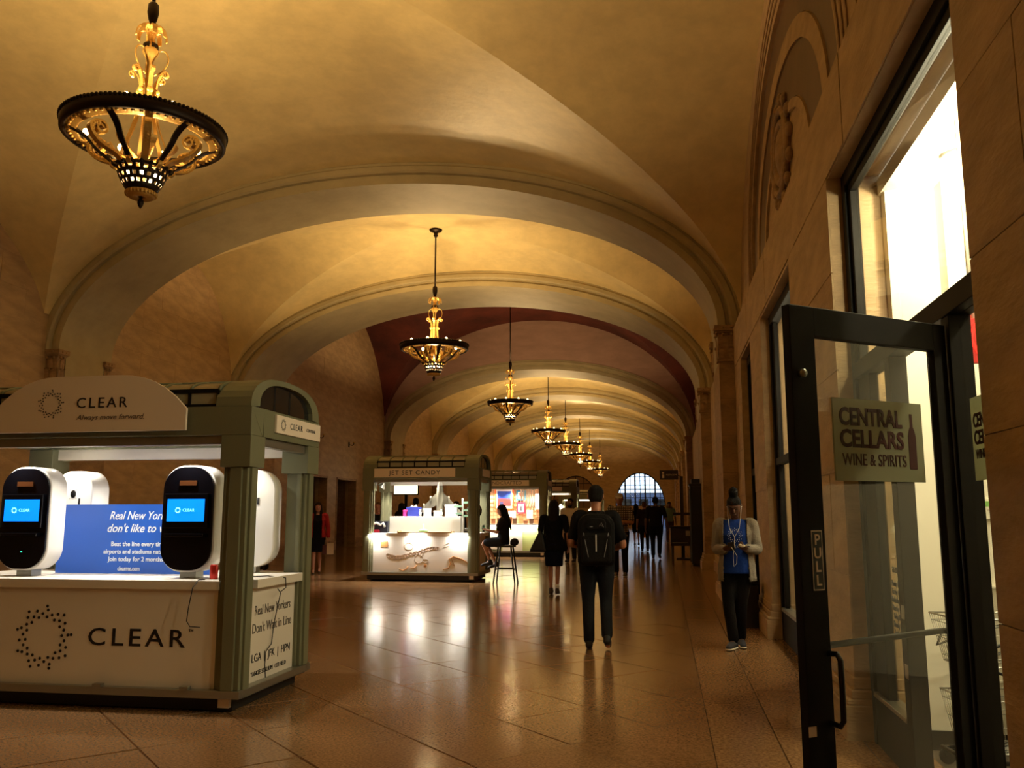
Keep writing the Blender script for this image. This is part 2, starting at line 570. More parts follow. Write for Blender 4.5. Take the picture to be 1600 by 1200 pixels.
for k, (y0, y1) in enumerate(ARCHES):
    a = arch_sweep(y0, y1).build('trim_%d' % (k + 1), M_ARCH)
    struct(a, 'wide stone transverse arch with moulded edges, ' + num[k], 'arch')
    for side, (xa, xb) in enumerate(((PL, UL - .35), (PR, UR + .35))):
        x0, x1 = min(xa, xb), max(xa, xb)
        p = MB().box(x0 + .006, y0 + .006, 0, x1 - .006, y1 - .006, SPR).build('trim_%d' % (20 + 2 * k + side), M_JOINT)
        struct(p, ('travertine pier on the corridor side, ' if side == 0 else 'travertine pier on the shop side, ') + num[k], 'pier')
        cd = .20
        for yc_ in (y0 + cd / 2, y1 - cd / 2):
            capital_mesh(x1 - x0, cd).build('capital', M_STONE2, p, ((x0 + x1) / 2, yc_, SPR - .62), fix=False)
        MB().box(x0, y0 + cd + .03, SPR - .62, x1, y1 - cd - .03, SPR).build('stone_block', M_ARCH, p)
        n = 6
        h = (SPR - .62 - .34) / n
        me = MB().box(x0, y0, 0, x1, y1, h - .004).mesh('stone_block', M_STONE2)
        for q in range(n):
            b = link('stone_block', me, p, (0, 0, .34 + q * h))
            b.rotation_euler = (0, 0, 0)
        mb = MB()
        for e, z0, z1 in ((.09, 0, .16), (.075, .16, .20), (.05, .20, .26), (.03, .26, .34)):
            mb.box(x0 - e, y0 - e, z0 + (fz(y1) if z0 else 0), x1 + e, y1 + e, z1 + fz(y1))
        mb.build('plinth', M_STONE, p, bevel=.008)

# ---------------------------------------------------------------- walls
blk = {}
def stone_blocks(parent, X, face, regions, course, length, thick=0.14, seed=1, m=None):
    """ashlar blocks on a wall plane; regions are (y0, y1, z0, z1); face=+1 wall faces +X"""
    rnd = random.Random(seed); m = m or M_STONE
    for (y0, y1, z0, z1) in regions:
        nz = max(1, round((z1 - z0) / course)); h = (z1 - z0) / nz
        for r in range(nz):
            ny = max(1, round((y1 - y0) / length)); L = (y1 - y0) / ny
            cuts = [y0]
            if r % 2 and ny > 1:
                cuts += [y0 + L * (q + .5) for q in range(ny)]
            else:
                cuts += [y0 + L * q for q in range(1, ny)]
            cuts.append(y1)
            for a, b in zip(cuts, cuts[1:]):
                key = (round(b - a, 3), round(h, 3), thick, m.name)
                if key not in blk:
                    g = .0025
                    blk[key] = MB().box(-thick / 2, -(b - a) / 2 + g, -h / 2 + g, thick / 2, (b - a) / 2 - g, h / 2 - g).mesh('stone_block', m)
                dx = rnd.uniform(-.003, .003)
                link('stone_block', blk[key], parent, (X - face * (thick / 2) + face * dx, (a + b) / 2, z0 + (r + .5) * h))
def wall_boxes(mb, x0, x1, y0, y1, z0, z1, holes):
    """a wall slab with rectangular openings (ya, yb, ztop) that start at the floor"""
    ys = sorted([y0, y1] + [v for h in holes for v in h[:2]])
    for a, b in zip(ys, ys[1:]):
        if b - a < 1e-6: continue
        top = z0
        for (ya, yb, zt) in holes:
            if ya <= a + 1e-6 and yb >= b - 1e-6: top = zt
        mb.box(x0, a, top, x1, b, z1)

# left wall: doorways in the mural bay, plain ashlar elsewhere
doorsL = [(27.8, 29.6, 2.9), (30.5, 32.6, 2.9)]
mb = MB(); wall_boxes(mb, WL - .45, WL - .008, -7.2, Y_END + .2, -.1, 10.45, doorsL)
wall_left = struct(mb.build('wall_left', M_STONE), 'travertine ashlar wall on the corridor side', 'wall')
# ashlar courses where they can be read: the two bays behind the kiosks
stone_blocks(wall_left, WL, 1, [(16.55, 22.3, 2.2, 8.2)], .6, 1.45, seed=3)
stone_blocks(wall_left, WL, 1, [(24.7, 36.0, 2.9, 10.05), (24.7, 27.8, .35, 2.9), (29.6, 30.5, .35, 2.9), (32.6, 36.0, .35, 2.9)], .62, 1.5, seed=4)
stone_blocks(wall_left, WL, 1, [(9.5, 14.9, 2.2, 6.9)], .6, 1.5, seed=5)
for a, b in ((24.7, 27.8), (29.6, 30.5), (32.6, 36.0)):
    struct(MB().box(WL - .01, a, 0, WL + .035, b, .26 + fz(b)).box(WL - .01, a, .26 + fz(b), WL + .02, b, .30 + fz(b)).build('baseboard_left', M_STONE2), 'stone base course along the corridor wall', 'baseboard')
# the two dark corridors behind the doorways
for k, (a, b, t) in enumerate(doorsL):
    d = MB()
    x0, x1 = WL - 3.6, WL - .3
    d.box(x0 - .1, a - .35, -.02, x1 - .16, b + .35, fz(a)).box(x0 - .1, a - .35, t + .1, x1 - .16, b + .35, t + .2)
    d.box(x0 - .1, a - .4, 0, x0, b + .4, t + .1).box(x0, a - .4, 0, x1 - .16, a - .35, t + .1).box(x0, b + .35, 0, x1 - .16, b + .4, t + .1)
    o = d.build('door_%d' % (k + 2), M_STONE2)
    struct(o, ['dark corridor doorway next to the woman in the red cardigan', 'dark corridor doorway beside the charm kiosk'][k], 'doorway')
    f = MB().box(WL - .3, a, 0, WL + .02, a + .07, t).box(WL - .3, b - .07, 0, WL + .02, b, t).box(WL - .3, a, t - .07, WL + .02, b, t)
    f.build('door_frame', M_STONE2, o)

# right wall, lower part: shop openings between stone pilasters, a ledge on top
OPEN = [(3.68, 6.43, 3.96), (8.45, 10.97, 3.93), (12.3, 13.8, 3.93)]
LEDGE = 4.62
mb = MB(); wall_boxes(mb, WR + .012, UR + .22, -7.2, 14.9, -.1, LEDGE - .01, OPEN)
wall_right = struct(mb.build('wall_right', M_STONE), 'travertine shop wall with tall openings and a ledge', 'wall')
mb = MB().box(UR, -7.2, LEDGE - .02, UR + .25, Y_END, 10.45)
mb.box(WR + .008, 14.9, -.1, UR + .22, Y_END, LEDGE)
mb.build('upper_wall', M_STONE, wall_right)
stone_blocks(wall_right, WR, -1, [(-1.0, 3.68, .38, 3.96), (6.43, 8.45, .38, 3.96), (10.97, 12.3, .38, 3.96), (13.8, 14.9, .38, 3.96)], .72, 1.25, .17, seed=8)
stone_blocks(wall_right, WR, -1, [(-1.0, 14.9, 3.965, LEDGE)], .66, 2.2, .17, seed=9)
for a, b in ((16.55, 22.3), (24.7, 36.0)):
    stone_blocks(wall_right, WR, -1, [(a, b, .38, LEDGE)], .7, 1.6, .14, seed=10)
for (a, b) in ((-1.0, 3.68), (6.43, 8.45), (10.97, 12.3), (13.8, 14.9)):
    mb = MB()
    for e, z0, z1 in ((.075, 0, .20), (.06, .20, .24), (.03, .24, .30), (.012, .30, .38)):
        mb.box(WR - e, a - min(e, .03), z0 + (fz(b) if z0 else 0), UR + .2, b + min(e, .03), z1 + fz(b))
    struct(mb.build('baseboard_right', M_STONE, bevel=.01), 'moulded travertine base under the shop wall, ' + {-1.0: 'beside the glass door sign', 6.43: 'behind the glass door', 10.97: 'beside the person in the blue shirt', 13.8: 'next to the first pier'}[a], 'baseboard')
mb = MB()
for a, b in ((16.55, 22.3), (24.7, 36.0), (38.1, 44), (46.1, 53.2)):
    mb = MB().box(WR - .06, a, 0, WR + .1, b, .22 + fz(b)).box(WR - .02, a, .22 + fz(b), WR + .1, b, .36 + fz(b))
    struct(mb.build('baseboard_right', M_STONE), 'stone base course along the shop wall', 'baseboard')

# blind arch on the upper right wall
YB, ZB = 9.4, 4.75
def arch_band(mb, a0, r0, a1, r1, xa, xb, N=40, mi=0):
    """band between two stilted half ellipses in the yz plane"""
    v = []; f = []
    for i in range(N + 1):
        th = PI * i / N
        c, s = math.cos(th), math.sin(th)
        v += [(xa, YB + a0 * c, ZB + r0 * s), (xa, YB + a1 * c, ZB + r1 * s), (xb, YB + a0 * c, ZB + r0 * s), (xb, YB + a1 * c, ZB + r1 * s)]
    for i in range(N):
        o = i * 4; q = o + 4
        f += [(o, o + 1, q + 1, q), (o + 2, q + 2, q + 3, o + 3), (o, q, q + 2, o + 2), (o + 1, o + 3, q + 3, q + 1)]
    f += [(0, 2, 3, 1), (N * 4, N * 4 + 1, N * 4 + 3, N * 4 + 2)]
    mb.add(v, f, mi)
blind = empty('trim_60', (0, 0, 0))
struct(blind, 'blind stone arch with dark marble bands and carved medallion on the upper shop wall', 'blind arch')
mb = MB(); arch_band(mb, 3.12, 2.15, 3.75, 2.75, UR - .05, UR + .02); mb.build('arch_moulding', M_STONE, blind)
for q in range(3):
    mb = MB(); arch_band(mb, 3.2 + .14 * q, 2.24 + .14 * q, 3.24 + .14 * q, 2.28 + .14 * q, UR - .062, UR); mb.build('arch_fillet', M_STONE2, blind)
mb = MB(); arch_band(mb, 2.65, 1.72, 3.10, 2.12, UR - .012, UR + .02); mb.build('marble_band', M_INLAY, blind)
mb = MB(); arch_band(mb, 2.40, 1.50, 2.64, 1.71, UR - .03, UR + .02); mb.build('stone_band', M_STONE, blind)
mb = MB(); arch_band(mb, 1.75, 1.02, 2.39, 1.49, UR - .012, UR + .02); mb.build('marble_band', M_INLAY, blind)
mb = MB(); arch_band(mb, 1.62, .92, 1.74, 1.01, UR - .03, UR + .02); mb.build('stone_band', M_STONE, blind)
mb = MB()
for a, b, e in ((.50, .62, .07), (.36, .44, .05)):
    N = 28
    mb.tube([(UR - e / 2, YB + a * math.cos(2 * PI * i / N), 5.42 + b * .72 * math.sin(2 * PI * i / N)) for i in range(N)], .045, 8, close=True)
for i in range(14):
    an = 2 * PI * i / 14
    mb.ball((UR - .03, YB + .62 * math.cos(an), 5.42 + .56 * math.sin(an)), .07, n=8, m=6, sc=(.6, 1, 1.1))
mb.ball((UR - .01, YB, 5.42), .26, n=16, m=10, sc=(.3, .8, 1.1))
mb.build('medallion', M_STONE2, blind)

# far wall with two lunette windows and a doorway
LUN = [(-2.06, 2.40, 2.32), (-8.10, 2.25, 2.25)]       # centre x, sill z, radius
def lunette_wall():
    mb = MB()
    x0, x1, zt = UL - .3, UR + .3, 10.45
    N = 32
    def half(xa, xb, c, sill, r):
        # wall panel xa..xb with a lunette cut out of it (and everything below the sill kept)
        v = []; f = []
        for y in (Y_END, Y_END + .5):
            pass
        arc = [(c + r * math.cos(PI - PI * i / N), sill + 1.35 * r * math.sin(PI * i / N)) for i in range(N + 1)]
        for i in range(N):
            (xa1, za), (xb1, zb) = arc[i], arc[i + 1]
            mb.add([(xa1, Y_END, za), (xb1, Y_END, zb), (xb1, Y_END, zt), (xa1, Y_END, zt)], [(0, 1, 2, 3)])
            mb.add([(xa1, Y_END, za), (xb1, Y_END, zb), (xb1, Y_END + .4, zb), (xa1, Y_END + .4, za)], [(0, 3, 2, 1)])
        mb.box(xa, Y_END, 0, c - r, Y_END + .4, zt)
        mb.box(c + r, Y_END, 0, xb, Y_END + .4, zt)
    c, s, r = LUN[0]
    half(-5.0, x1, c, s, r)
    # below the bright window: doorway on its right
    mb.box(c - r, Y_END, 0, -.35, Y_END + .4, s)
    mb.box(.30, Y_END, 0, c + r + .6, Y_END + .4, s) if c + r + .6 > .3 else None
    mb.box(-.35, Y_END, 2.2, c + r, Y_END + .4, s)
    c, s, r = LUN[1]
    half(x0, -5.0, c, s, r)
    mb.box(c - r, Y_END, 0, c + r, Y_END + .4, s)
    return mb
wall_far = struct(lunette_wall().build('wall_far', M_STONE), 'far stone end wall with two half-round windows', 'wall')
M_STEEL = mat('window_steel', (0.10, 0.10, 0.12), .5, .3)
M_DAYGL = glass('window_glass', (0.92, 0.96, 1.0))
M_AMBER = mat('dim_amber_panel', (0.50, 0.37, 0.25), .5)
for k, (c, s, r) in enumerate(LUN):
    win = empty('window_%d' % (k + 1), (c, Y_END + .2, s))
    struct(win, ['bright half-round grid window at the end of the hall', 'dim half-round window with brown panels at the end of the hall'][k], 'window')
    fr = MB()
    N = 28
    fr.tube([(r * math.cos(PI * i / N) * .985, 0, 1.35 * r * math.sin(PI * i / N) * .985) for i in range(N + 1)], .06, 6)
    fr.box(-r, -.06, -.06, r, .06, .06)
    fr.build('window_frame', M_STEEL, win)
    bars = [(-.5, .045), (0.0, .0), (.5, .045), (-.18, .06), (.18, .06)] if k == 0 else [(-.6, .03), (-.2, .03), (.2, .03), (.6, .03)]
    nvert = 10 if k == 0 else 6
    for q in range(1, nvert):
        x = -r + 2 * r * q / nvert
        z = 1.35 * math.sqrt(max(0, r * r - x * x))
        wdt = .075 if (k == 0 and q in (2, 4, 6, 8)) else .032
        MB().box(x - wdt, -.04, 0, x + wdt, .04, z).build('mullion', M_STEEL, win)
    nh = 8 if k == 0 else 4
    for q in range(1, nh):
        z = 1.35 * r * q / nh
        x = math.sqrt(max(0, r * r - (z / 1.35) ** 2))
        MB().box(-x, -.03, z - .03, x, .03, z + .03).build('glazing_bar', M_STEEL, win)
    pane = MB()
    arc = [(r * math.cos(PI * i / N), 1.35 * r * math.sin(PI * i / N)) for i in range(N + 1)]
    pane.prism([(x, z) for x, z in arc], -.01, .01, M=Matrix.Rotation(PI / 2, 4, 'X'))
    pane.build('window_pane', M_DAYGL if k == 0 else M_AMBER, win)
# street outside: a low building band behind the lower panes, pavement
street = MB().box(-9, 101, 0, 9, 104, 4.1).build('building', mat('street_facade', (0.30, 0.34, 0.44), .8))
tag(street, 'blue-grey building front across the street behind the far window', 'building')
for q in range(9):
    MB().box(-8.4 + q * 1.9, 100.94, 2.2, -7.3 + q * 1.9, 101.0, 3.4).build('facade_window', M_DGLASS, street)
struct(MB().box(-14, Y_END + .4, -.3, 14, 120, -.02).build('floor', mat('pavement', (0.55, 0.57, 0.58), .8)), 'grey street pavement outside the far doorway', 'pavement')
dr = MB().box(-.35, Y_END + .05, 0, -.28, Y_END + .15, 2.2).box(.23, Y_END + .05, 0, .30, Y_END + .15, 2.2).box(-.35, Y_END + .05, 2.13, .3, Y_END + .15, 2.2).build('door_4', M_STEEL)
struct(dr, 'narrow daylit street doorway under the bright window', 'doorway')
MB().box(-.28, Y_END + .09, 0.02, .23, Y_END + .11, 2.13).build('door_pane', M_DAYGL, dr)
# wall behind the camera
struct(MB().box(UL - .3, -7.4, -.1, UR + .3, -7.0, 10.45).build('wall_back', M_STONE), 'travertine wall behind the viewer', 'wall')
# ================================================================ THE WINE SHOP BEHIND THE RIGHT WALL
FX = 1.40                                  # plane of the shop-front frames
M_LAMP_ON = mat('lamp_disc', (1.0, 0.93, 0.74), .5, emit=30)
room = MB()
room.box(1.62, 2.2, -.1, 6.2, 14.2, -.004)                     # floor
struct(room.build('floor', mat('shop_floor', (0.45, 0.40, 0.34), .4)), 'grey-brown floor inside the wine shop', 'floor')
struct(MB().box(1.60, 2.1, 3.80, 6.2, 14.2, 3.92).build('ceiling', M_WHITE), 'white ceiling of the wine shop', 'ceiling')
SHOPW = 6.32
shop = MB()
shop.box(1.62, SHOPW, 0, 3.4, SHOPW + .12, 3.8)
shop.box(6.1, 2.1, 0, 6.2, 14.2, 3.8).box(1.62, 14.1, 0, 6.2, 14.2, 3.8).box(1.62, 2.1, 0, 6.2, 2.2, 3.8)
shop.box(2.9, SHOPW + .12, 0, 3.0, 14.1, 3.8)
wall_shop = struct(shop.build('wall_shop', M_WHITE), 'white painted wall inside the wine shop entrance', 'wall')
M_GREY = mat('grey_wainscot', (0.78, 0.75, 0.68), .6)
MB().box(2.02, SHOPW - .05, .12, 3.4, SHOPW + .01, .44).build('wainscot_panel', M_GREY, wall_shop)
MB().box(2.02, SHOPW - .03, .44, 3.4, SHOPW + .01, 1.03).build('wainscot_panel', M_GREY, wall_shop)
MB().box(2.02, SHOPW - .06, .44, 3.4, SHOPW, .452).build('rail', M_WHITE, wall_shop)
MB().box(2.02, SHOPW - .04, 1.03, 3.4, SHOPW, 1.042).build('rail', M_WHITE, wall_shop)
struct(MB().box(1.63, SHOPW - .02, 0, 3.4, SHOPW, .12).build('baseboard_shop', M_BLACK), 'black baseboard inside the wine shop', 'baseboard')
MB().box(1.95, SHOPW - .16, 0, 2.02, SHOPW, 3.8).build('wall_return', M_WHITE, wall_shop)

def shop_lamp(x, y, label):
    t = empty('ceiling_lamp', (x, y, 3.8))
    tag(t, label, 'lamp')
    MB().lathe([(.0, -.02), (.085, -.02), (.09, -.03), (.105, -.03), (.11, 0)], 24).build('lamp_rim', M_WHITE, t)
    MB().lathe([(0.0, -.045), (.05, -.04), (.08, -.022)], 20).build('lamp_lens', M_LAMP_ON, t)
    light('lamp_light', 'POINT', (x, y, 3.62), STORE_W, (1.0, .88, .58), None, .07)
    return t
shop_lamp(1.93, 5.72, 'round ceiling lamp glaring against the white shop wall')
shop_lamp(1.76, 4.72, 'round ceiling lamp over the shop doorway')
shop_lamp(2.4, 3.4, 'round ceiling lamp above the shop aisle')
for y in (7.4, 9.4, 11.6):
    light('lamp_light', 'POINT', (2.2, y, 3.3), STORE_W * .7, (1.0, .88, .62), None, .1)

# ---- shop front with the open door
front = empty('window_3', (FX, 5.05, 0))
struct(front, 'tall dark-framed wine shop front with transom window', 'shop front')
def fbar(par, y0, y1, z0, z1, d=.10, x=FX, name='frame_bar', m=None):
    o = MB().box(x - d / 2 - par.location.x, y0 - par.location.y, z0, x + d / 2 - par.location.x, y1 - par.location.y, z1).build(name, m or M_BLACKF, par, bevel=.004)
    return o
def pane(par, y0, y1, z0, z1, name='window_pane', x=FX):
    return MB().box(x - .004 - par.location.x, y0 - par.location.y, z0, x + .004 - par.location.x, y1 - par.location.y, z1).build(name, M_GLASS, par)
for y0, y1 in ((3.68, 3.76), (6.33, 6.43)):
    fbar(front, y0, y1, 0, 3.96)
fbar(front, 3.76, 6.33, 3.86, 3.96)
fbar(front, 3.76, 6.33, 3.80, 3.86, .05)
fbar(front, 6.27, 6.33, 2.55, 3.8, .05)
fbar(front, 3.76, 6.33, 2.44, 2.55, .12)             # transom bar
fbar(front, 4.31, 4.42, 0, 2.44, .10)                # hinge post
fbar(front, 5.42, 5.54, 0, 2.44, .10)                # strike post
fbar(front, 5.54, 6.33, 0, .32, .09)                 # kick panels
fbar(front, 5.54, 6.33, .32, .35, .11, m=M_ALU, name='sill')
fbar(front, 3.76, 4.31, 0, .32, .09)
fbar(front, 6.03, 6.33, .32, 2.44, .06)
pane(front, 3.76, 6.33, 2.55, 3.80)
pane(front, 5.54, 6.03, .35, 2.44)
pane(front, 3.76, 4.31, .32, 2.44)
for z in (.95, .62):
    fbar(front, 5.43, 5.50, z - .04, z + .04, .106, name='strike_plate', m=M_ALU)
# opening hours printed on the sidelight
hours = MB()
lettering('HOURS', .05, face_left(FX - .008 - FX, 5.76 - 5.05, 1.17), M_INK, front, 'hours_lettering', width=.13)
lettering('Monday 10-9\nTuesday 10-9\nWednesday 10-9\nThursday 10-9\nFriday 10-9\nSaturday 10-9\nSunday 12-8', .052, face_left(FX - .008 - FX, 5.76 - 5.05, .94), M_INK, front, 'hours_lettering', width=.26, line=.95)

# ---- second shop window
w2 = empty('window_4', (FX, 9.7, 0))
struct(w2, 'tall dark-framed shop window beside the person in the blue shirt', 'shop window')
for y0, y1 in ((8.45, 8.55), (10.85, 10.97)):
    fbar(w2, y0, y1, 0, 3.93)
fbar(w2, 8.55, 10.85, 3.82, 3.93)
fbar(w2, 8.55, 10.85, 2.10, 2.18, .09)
fbar(w2, 8.55, 10.85, 0, .40, .09)
fbar(w2, 8.55, 10.85, .40, .44, .12, m=M_ALU, name='sill')
fbar(w2, 10.72, 10.85, .44, 3.82, .05)
pane(w2, 8.55, 10.85, 2.18, 3.82)
pane(w2, 8.55, 10.85, .44, 2.10)
# third opening: dark recess with a closed door
w3 = empty('window_5', (FX, 13.05, 0))
struct(w3, 'dark recessed shop opening next to the first pier', 'shop window')
fbar(w3, 12.3, 12.4, 0, 3.93); fbar(w3, 13.7, 13.8, 0, 3.93); fbar(w3, 12.4, 13.7, 3.8, 3.93); fbar(w3, 12.4, 13.7, 2.1, 2.2)
MB().box(.02, -.65, 0, .05, .65, 2.1).build('door_panel', M_BLACKF, w3)
MB().box(.02, -.65, 2.2, .05, .65, 3.8).build('transom_panel', M_DGLASS, w3)

# ---- bottles on a shelf behind the second window
shelf = empty('wine_shelf', (1.95, 9.7, 0))
tag(shelf, 'low wooden wine shelf behind the second shop window', 'shelf')
M_WOOD = mat('shelf_wood', (0.48, 0.33, 0.20), .5, var=.2, vscale=6)
for z in (.08, .50, .92):
    MB().box(-.16, -1.1, z, .16, 1.1, z + .03).build('shelf_board', M_WOOD, shelf)
for y in (-1.1, 1.07):
    MB().box(-.16, y, 0, .16, y + .03, .95).build('side_panel', M_WOOD, shelf)
bott = {}
for nm, rgb in (('green', (.12, .24, .12)), ('amber', (.45, .22, .08)), ('red', (.45, .06, .08)), ('clear', (.75, .78, .72))):
    mb = MB().lathe([(0, 0), (.036, 0), (.038, .01), (.038, .19), (.030, .215), (.014, .25), (.013, .295), (.016, .297), (.016, .31), (0, .31)], 14, 0)
    mb.lathe([(.0385, .05), (.0388, .055), (.0388, .14), (.0385, .145)], 14, 1)
    bott[nm] = mb.mesh('wine_bottle', [mat('bottle_' + nm, rgb, .12), mat('paper_label', (.9, .87, .78), .6)])
BL = {'green': 'dark green wine bottle with pale label on the shop shelf', 'amber': 'amber spirit bottle with pale label on the shop shelf', 'red': 'red bottle with pale label on the shop shelf', 'clear': 'clear glass bottle with pale label on the shop shelf'}
kk = 0
for z in (.53, .95):
    for q in range(12):
        nm = ('green', 'red', 'clear', 'amber')[(q * 3 + q // 4 + int(z * 2)) % 4]
        b = link('wine_bottle', bott[nm], None, (1.92 + random.uniform(-.03, .03), 8.72 + q * .165, z))
        tag(b, BL[nm], 'bottle', nm + ' bottles on the shop shelf')

# ---- the open glass door
HX, HY = 1.335, 4.38
FXY = (0.545, 3.81)
ang = math.atan2(FXY[1] - HY, FXY[0] - HX)
DW = 0.98
door = empty('door_1', (HX, HY, 0), ang)
struct(door, 'open glass shop door in a dark bronze frame with wine shop sign', 'door')
# local x runs from the hinge to the free edge; local -y... is found from the camera side
DT = .045
ZT = 2.40
def dbox(x0, x1, z0, z1, t=DT, m=None, name='stile', y=0.0, bevel=.003):
    return MB().box(x0, y - t / 2, z0, x1, y + t / 2, z1).build(name, m or M_BLACKF, door, bevel=bevel)
dbox(0, .085, .01, ZT)
dbox(DW - .14, DW, .01, ZT)
dbox(.085, DW - .14, ZT - .13, ZT, name='top_rail')
dbox(.085, DW - .14, .01, .26, name='bottom_rail')
MB().box(.085, -.004, .26, DW - .14, .004, ZT - .13).build('door_glass', M_GLASS, door)
# camera side of the door
cside = 1 if ((Matrix.Rotation(ang, 3, 'Z') @ Vector((0, 1, 0))).dot(Vector((0 - HX, 0 - HY, 0)))) > 0 else -1
def dmat(x, z, off):
    # writing frame on the camera side: reading direction runs towards the hinge when seen from the camera
    zax = Vector((0, cside, 0)); up = Vector((0, 0, 1)); xax = up.cross(zax)
    return Matrix(((xax.x, up.x, zax.x, x), (xax.y, up.y, zax.y, off * cside), (xax.z, up.z, zax.z, z), (0, 0, 0, 1)))
# sign
M_SIGN = bpy.data.materials.new('frosted_sage_sign'); M_SIGN.use_nodes = True
_n = M_SIGN.node_tree; _b = _n.nodes['Principled BSDF']; _b.inputs['Base Color'].default_value = (.36, .38, .27, 1); _b.inputs['Roughness'].default_value = .25
_t = _n.nodes.new('ShaderNodeBsdfTranslucent'); _t.inputs[0].default_value = (.55, .56, .42, 1)
_m = _n.nodes.new('ShaderNodeMixShader'); _m.inputs[0].default_value = .55
_n.links.new(_b.outputs[0], _m.inputs[1]); _n.links.new(_t.outputs[0], _m.inputs[2]); _n.links.new(_m.outputs[0], _n.nodes['Material Output'].inputs[0])
M_WINE = mat('wine_red_ink', (0.24, 0.09, 0.09), .5)
def cellar_sign(parent, T, w, h, ):
    bd = MB().box(-w / 2, -h / 2, -.004, w / 2, h / 2, .004).build('sign_board', M_SIGN, parent)
    bd.data.transform(T)
    k = w / .43
    lettering('CENTRAL', .083 * k, T @ Matrix.Translation((-.038 * k, .075 * k, .0052)), M_WINE, bd, width=.30 * k, bold=.0024 * k)
    lettering('CELLARS', .083 * k, T @ Matrix.Translation((-.036 * k, .0 * k, .0052)), M_WINE, bd, width=.305 * k, bold=.0024 * k)
    lettering('WINE & SPIRITS', .058 * k, T @ Matrix.Translation((-.030 * k, -.070 * k, .0052)), M_WINE, bd, width=.305 * k)
    mb = MB()
    pts = [(-.018, 0), (.018, 0), (.019, .01), (.019, .115), (.014, .135), (.0065, .15), (.0065, .195), (-.0065, .195), (-.0065, .15), (-.014, .135), (-.019, .115), (-.019, .01)]
    mb.prism([(x * k, y * k) for x, y in pts], 0, .0015, M=T @ Matrix.Translation((.158 * k, -.095 * k, .0045)))
    mb.build('bottle_emblem', M_WINE, bd)
    return bd
# place the sign by its pixels on the door plane
def on_door(px, py):
    d = ray(px, py); nrm = Matrix.Rotation(ang, 3, 'Z') @ Vector((0, 1, 0))
    h = Vector((HX, HY, 0)); t = (h - EYE).dot(nrm) / d.dot(nrm)
    p = EYE + d * t
    q = Matrix.Rotation(-ang, 3, 'Z') @ (p - h)
    return q.x, p.z
sx0, sz1 = on_door(1297, 628); sx1, sz0 = on_door(1443, 750); _, sz1b = on_door(1436, 636)
cxs, czs = (sx0 + sx1) / 2, (max(sz1, sz1b) + sz0) / 2
cellar_sign(door, dmat(cxs, czs, .008), abs(sx1 - sx0), .36)
# PULL plate, handle, push bar, knob
px_, pz_ = on_door(1271, 875)
pl = MB().box(px_ - .032, cside * DT / 2 - .0015, pz_ - .125, px_ + .032, cside * DT / 2 + .0015, pz_ + .125).build('pull_plate', M_BLACK, door)
mb = MB()
for a in ((-.03, -.122, .03, -.118), (-.03, .118, .03, .122), (-.03, -.122, -.027, .122), (.027, -.122, .03, .122)):
    mb.box(px_ + a[0], cside * (DT / 2 + .001) - .001, pz_ + a[1], px_ + a[2], cside * (DT / 2 + .001) + .001, pz_ + a[3])
mb.build('plate_border', M_CREAM, pl)
for q, ch in enumerate('PULL'):
    lettering(ch, .062, dmat(px_, pz_ + .082 - .055 * q, DT / 2 + .0025), M_CREAM, pl, bold=.001)
hx_, hz1 = on_door(1288, 1020); _, hz0 = on_door(1296, 1128)
pts = []
o0 = cside * DT / 2
for (dy, z) in ((0, hz1), (.045, hz1 + .004), (.062, hz1 - .02), (.064, (hz1 + hz0) / 2), (.062, hz0 + .02), (.045, hz0 - .004), (0, hz0)):
    pts.append((hx_, o0 + cside * dy, z))
MB().tube(pts, .012, 10).build('pull_handle', M_BLACK, door)
_, bz = on_door(1400, 1000)
MB().tube([(.06, -cside * .06, bz + .012), (DW - .1, -cside * .06, bz - .012)], .014, 10).tube([(.06, 0, bz + .012), (.06, -cside * .06, bz + .012)], .014, 8).tube([(DW - .1, 0, bz - .012), (DW - .1, -cside * .06, bz - .012)], .014, 8).build('push_bar', M_BLACKF, door)
kx, kz = on_door(1244, 585)
MB().lathe([(0, .03), (.014, .03), (.019, .022), (.019, .008), (.011, .004), (.011, 0)], 16, M=Matrix.Translation((kx, cside * DT / 2, kz)) @ Matrix.Rotation(-cside * PI / 2, 4, 'X')).build('door_knob', M_ALU, door)
kx, kz = on_door(1261, 1142)
MB().box(kx - .028, cside * DT / 2 - .001, kz - .02, kx + .012, cside * DT / 2 + .002, kz + .02).build('label_tape', M_CREAM, door)

# second sign on the narrow sidelight next to the hinge
cellar_sign(front, Matrix.Translation((-FX, -5.05, 0)) @ face_left(FX - .012, 3.99, 1.84), .44, .37)

# exit sign
p = on_y(1522, 533, 5.2)
ex = empty('exit_sign', (p.x, 5.2, p.z))
tag(ex, 'glowing red exit sign hanging inside the wine shop', 'exit sign')
M_REDG = mat('exit_red_glow', (1.0, 0.10, 0.07), .4, emit=3.0)
MB().box(-.16, -.02, -.13, .16, .02, .13).build('sign_case', mat('clear_red', (.75, .10, .10), .3, emit=.35), ex, bevel=.006)
lettering('EXIT', .24, face_front(-.0, -.023, 0), M_REDG, ex, width=.29, bold=.004)
MB().tube([(0, 0, .13), (0, 0, 3.8 - p.z)], .012, 8).build('sign_stem', M_WHITE, ex)
# thermostat
p = on_y(1541, 795, SHOPW)
th = empty('thermostat', (p.x, SHOPW - .001, p.z))
tag(th, 'white keypad with green display on the shop wall', 'keypad')
MB().box(-.075, -.03, -.07, .075, 0, .07).build('keypad_case', M_WHITE, th, bevel=.006)
MB().box(-.055, -.032, .015, .035, -.029, .05).build('green_display', mat('lcd_green', (.45, .62, .30), .3, emit=.5), th)
for q in range(4):
    MB().box(-.05 + q * .022, -.033, -.012, -.036 + q * .022, -.029, -.004).build('key', M_GREY, th)

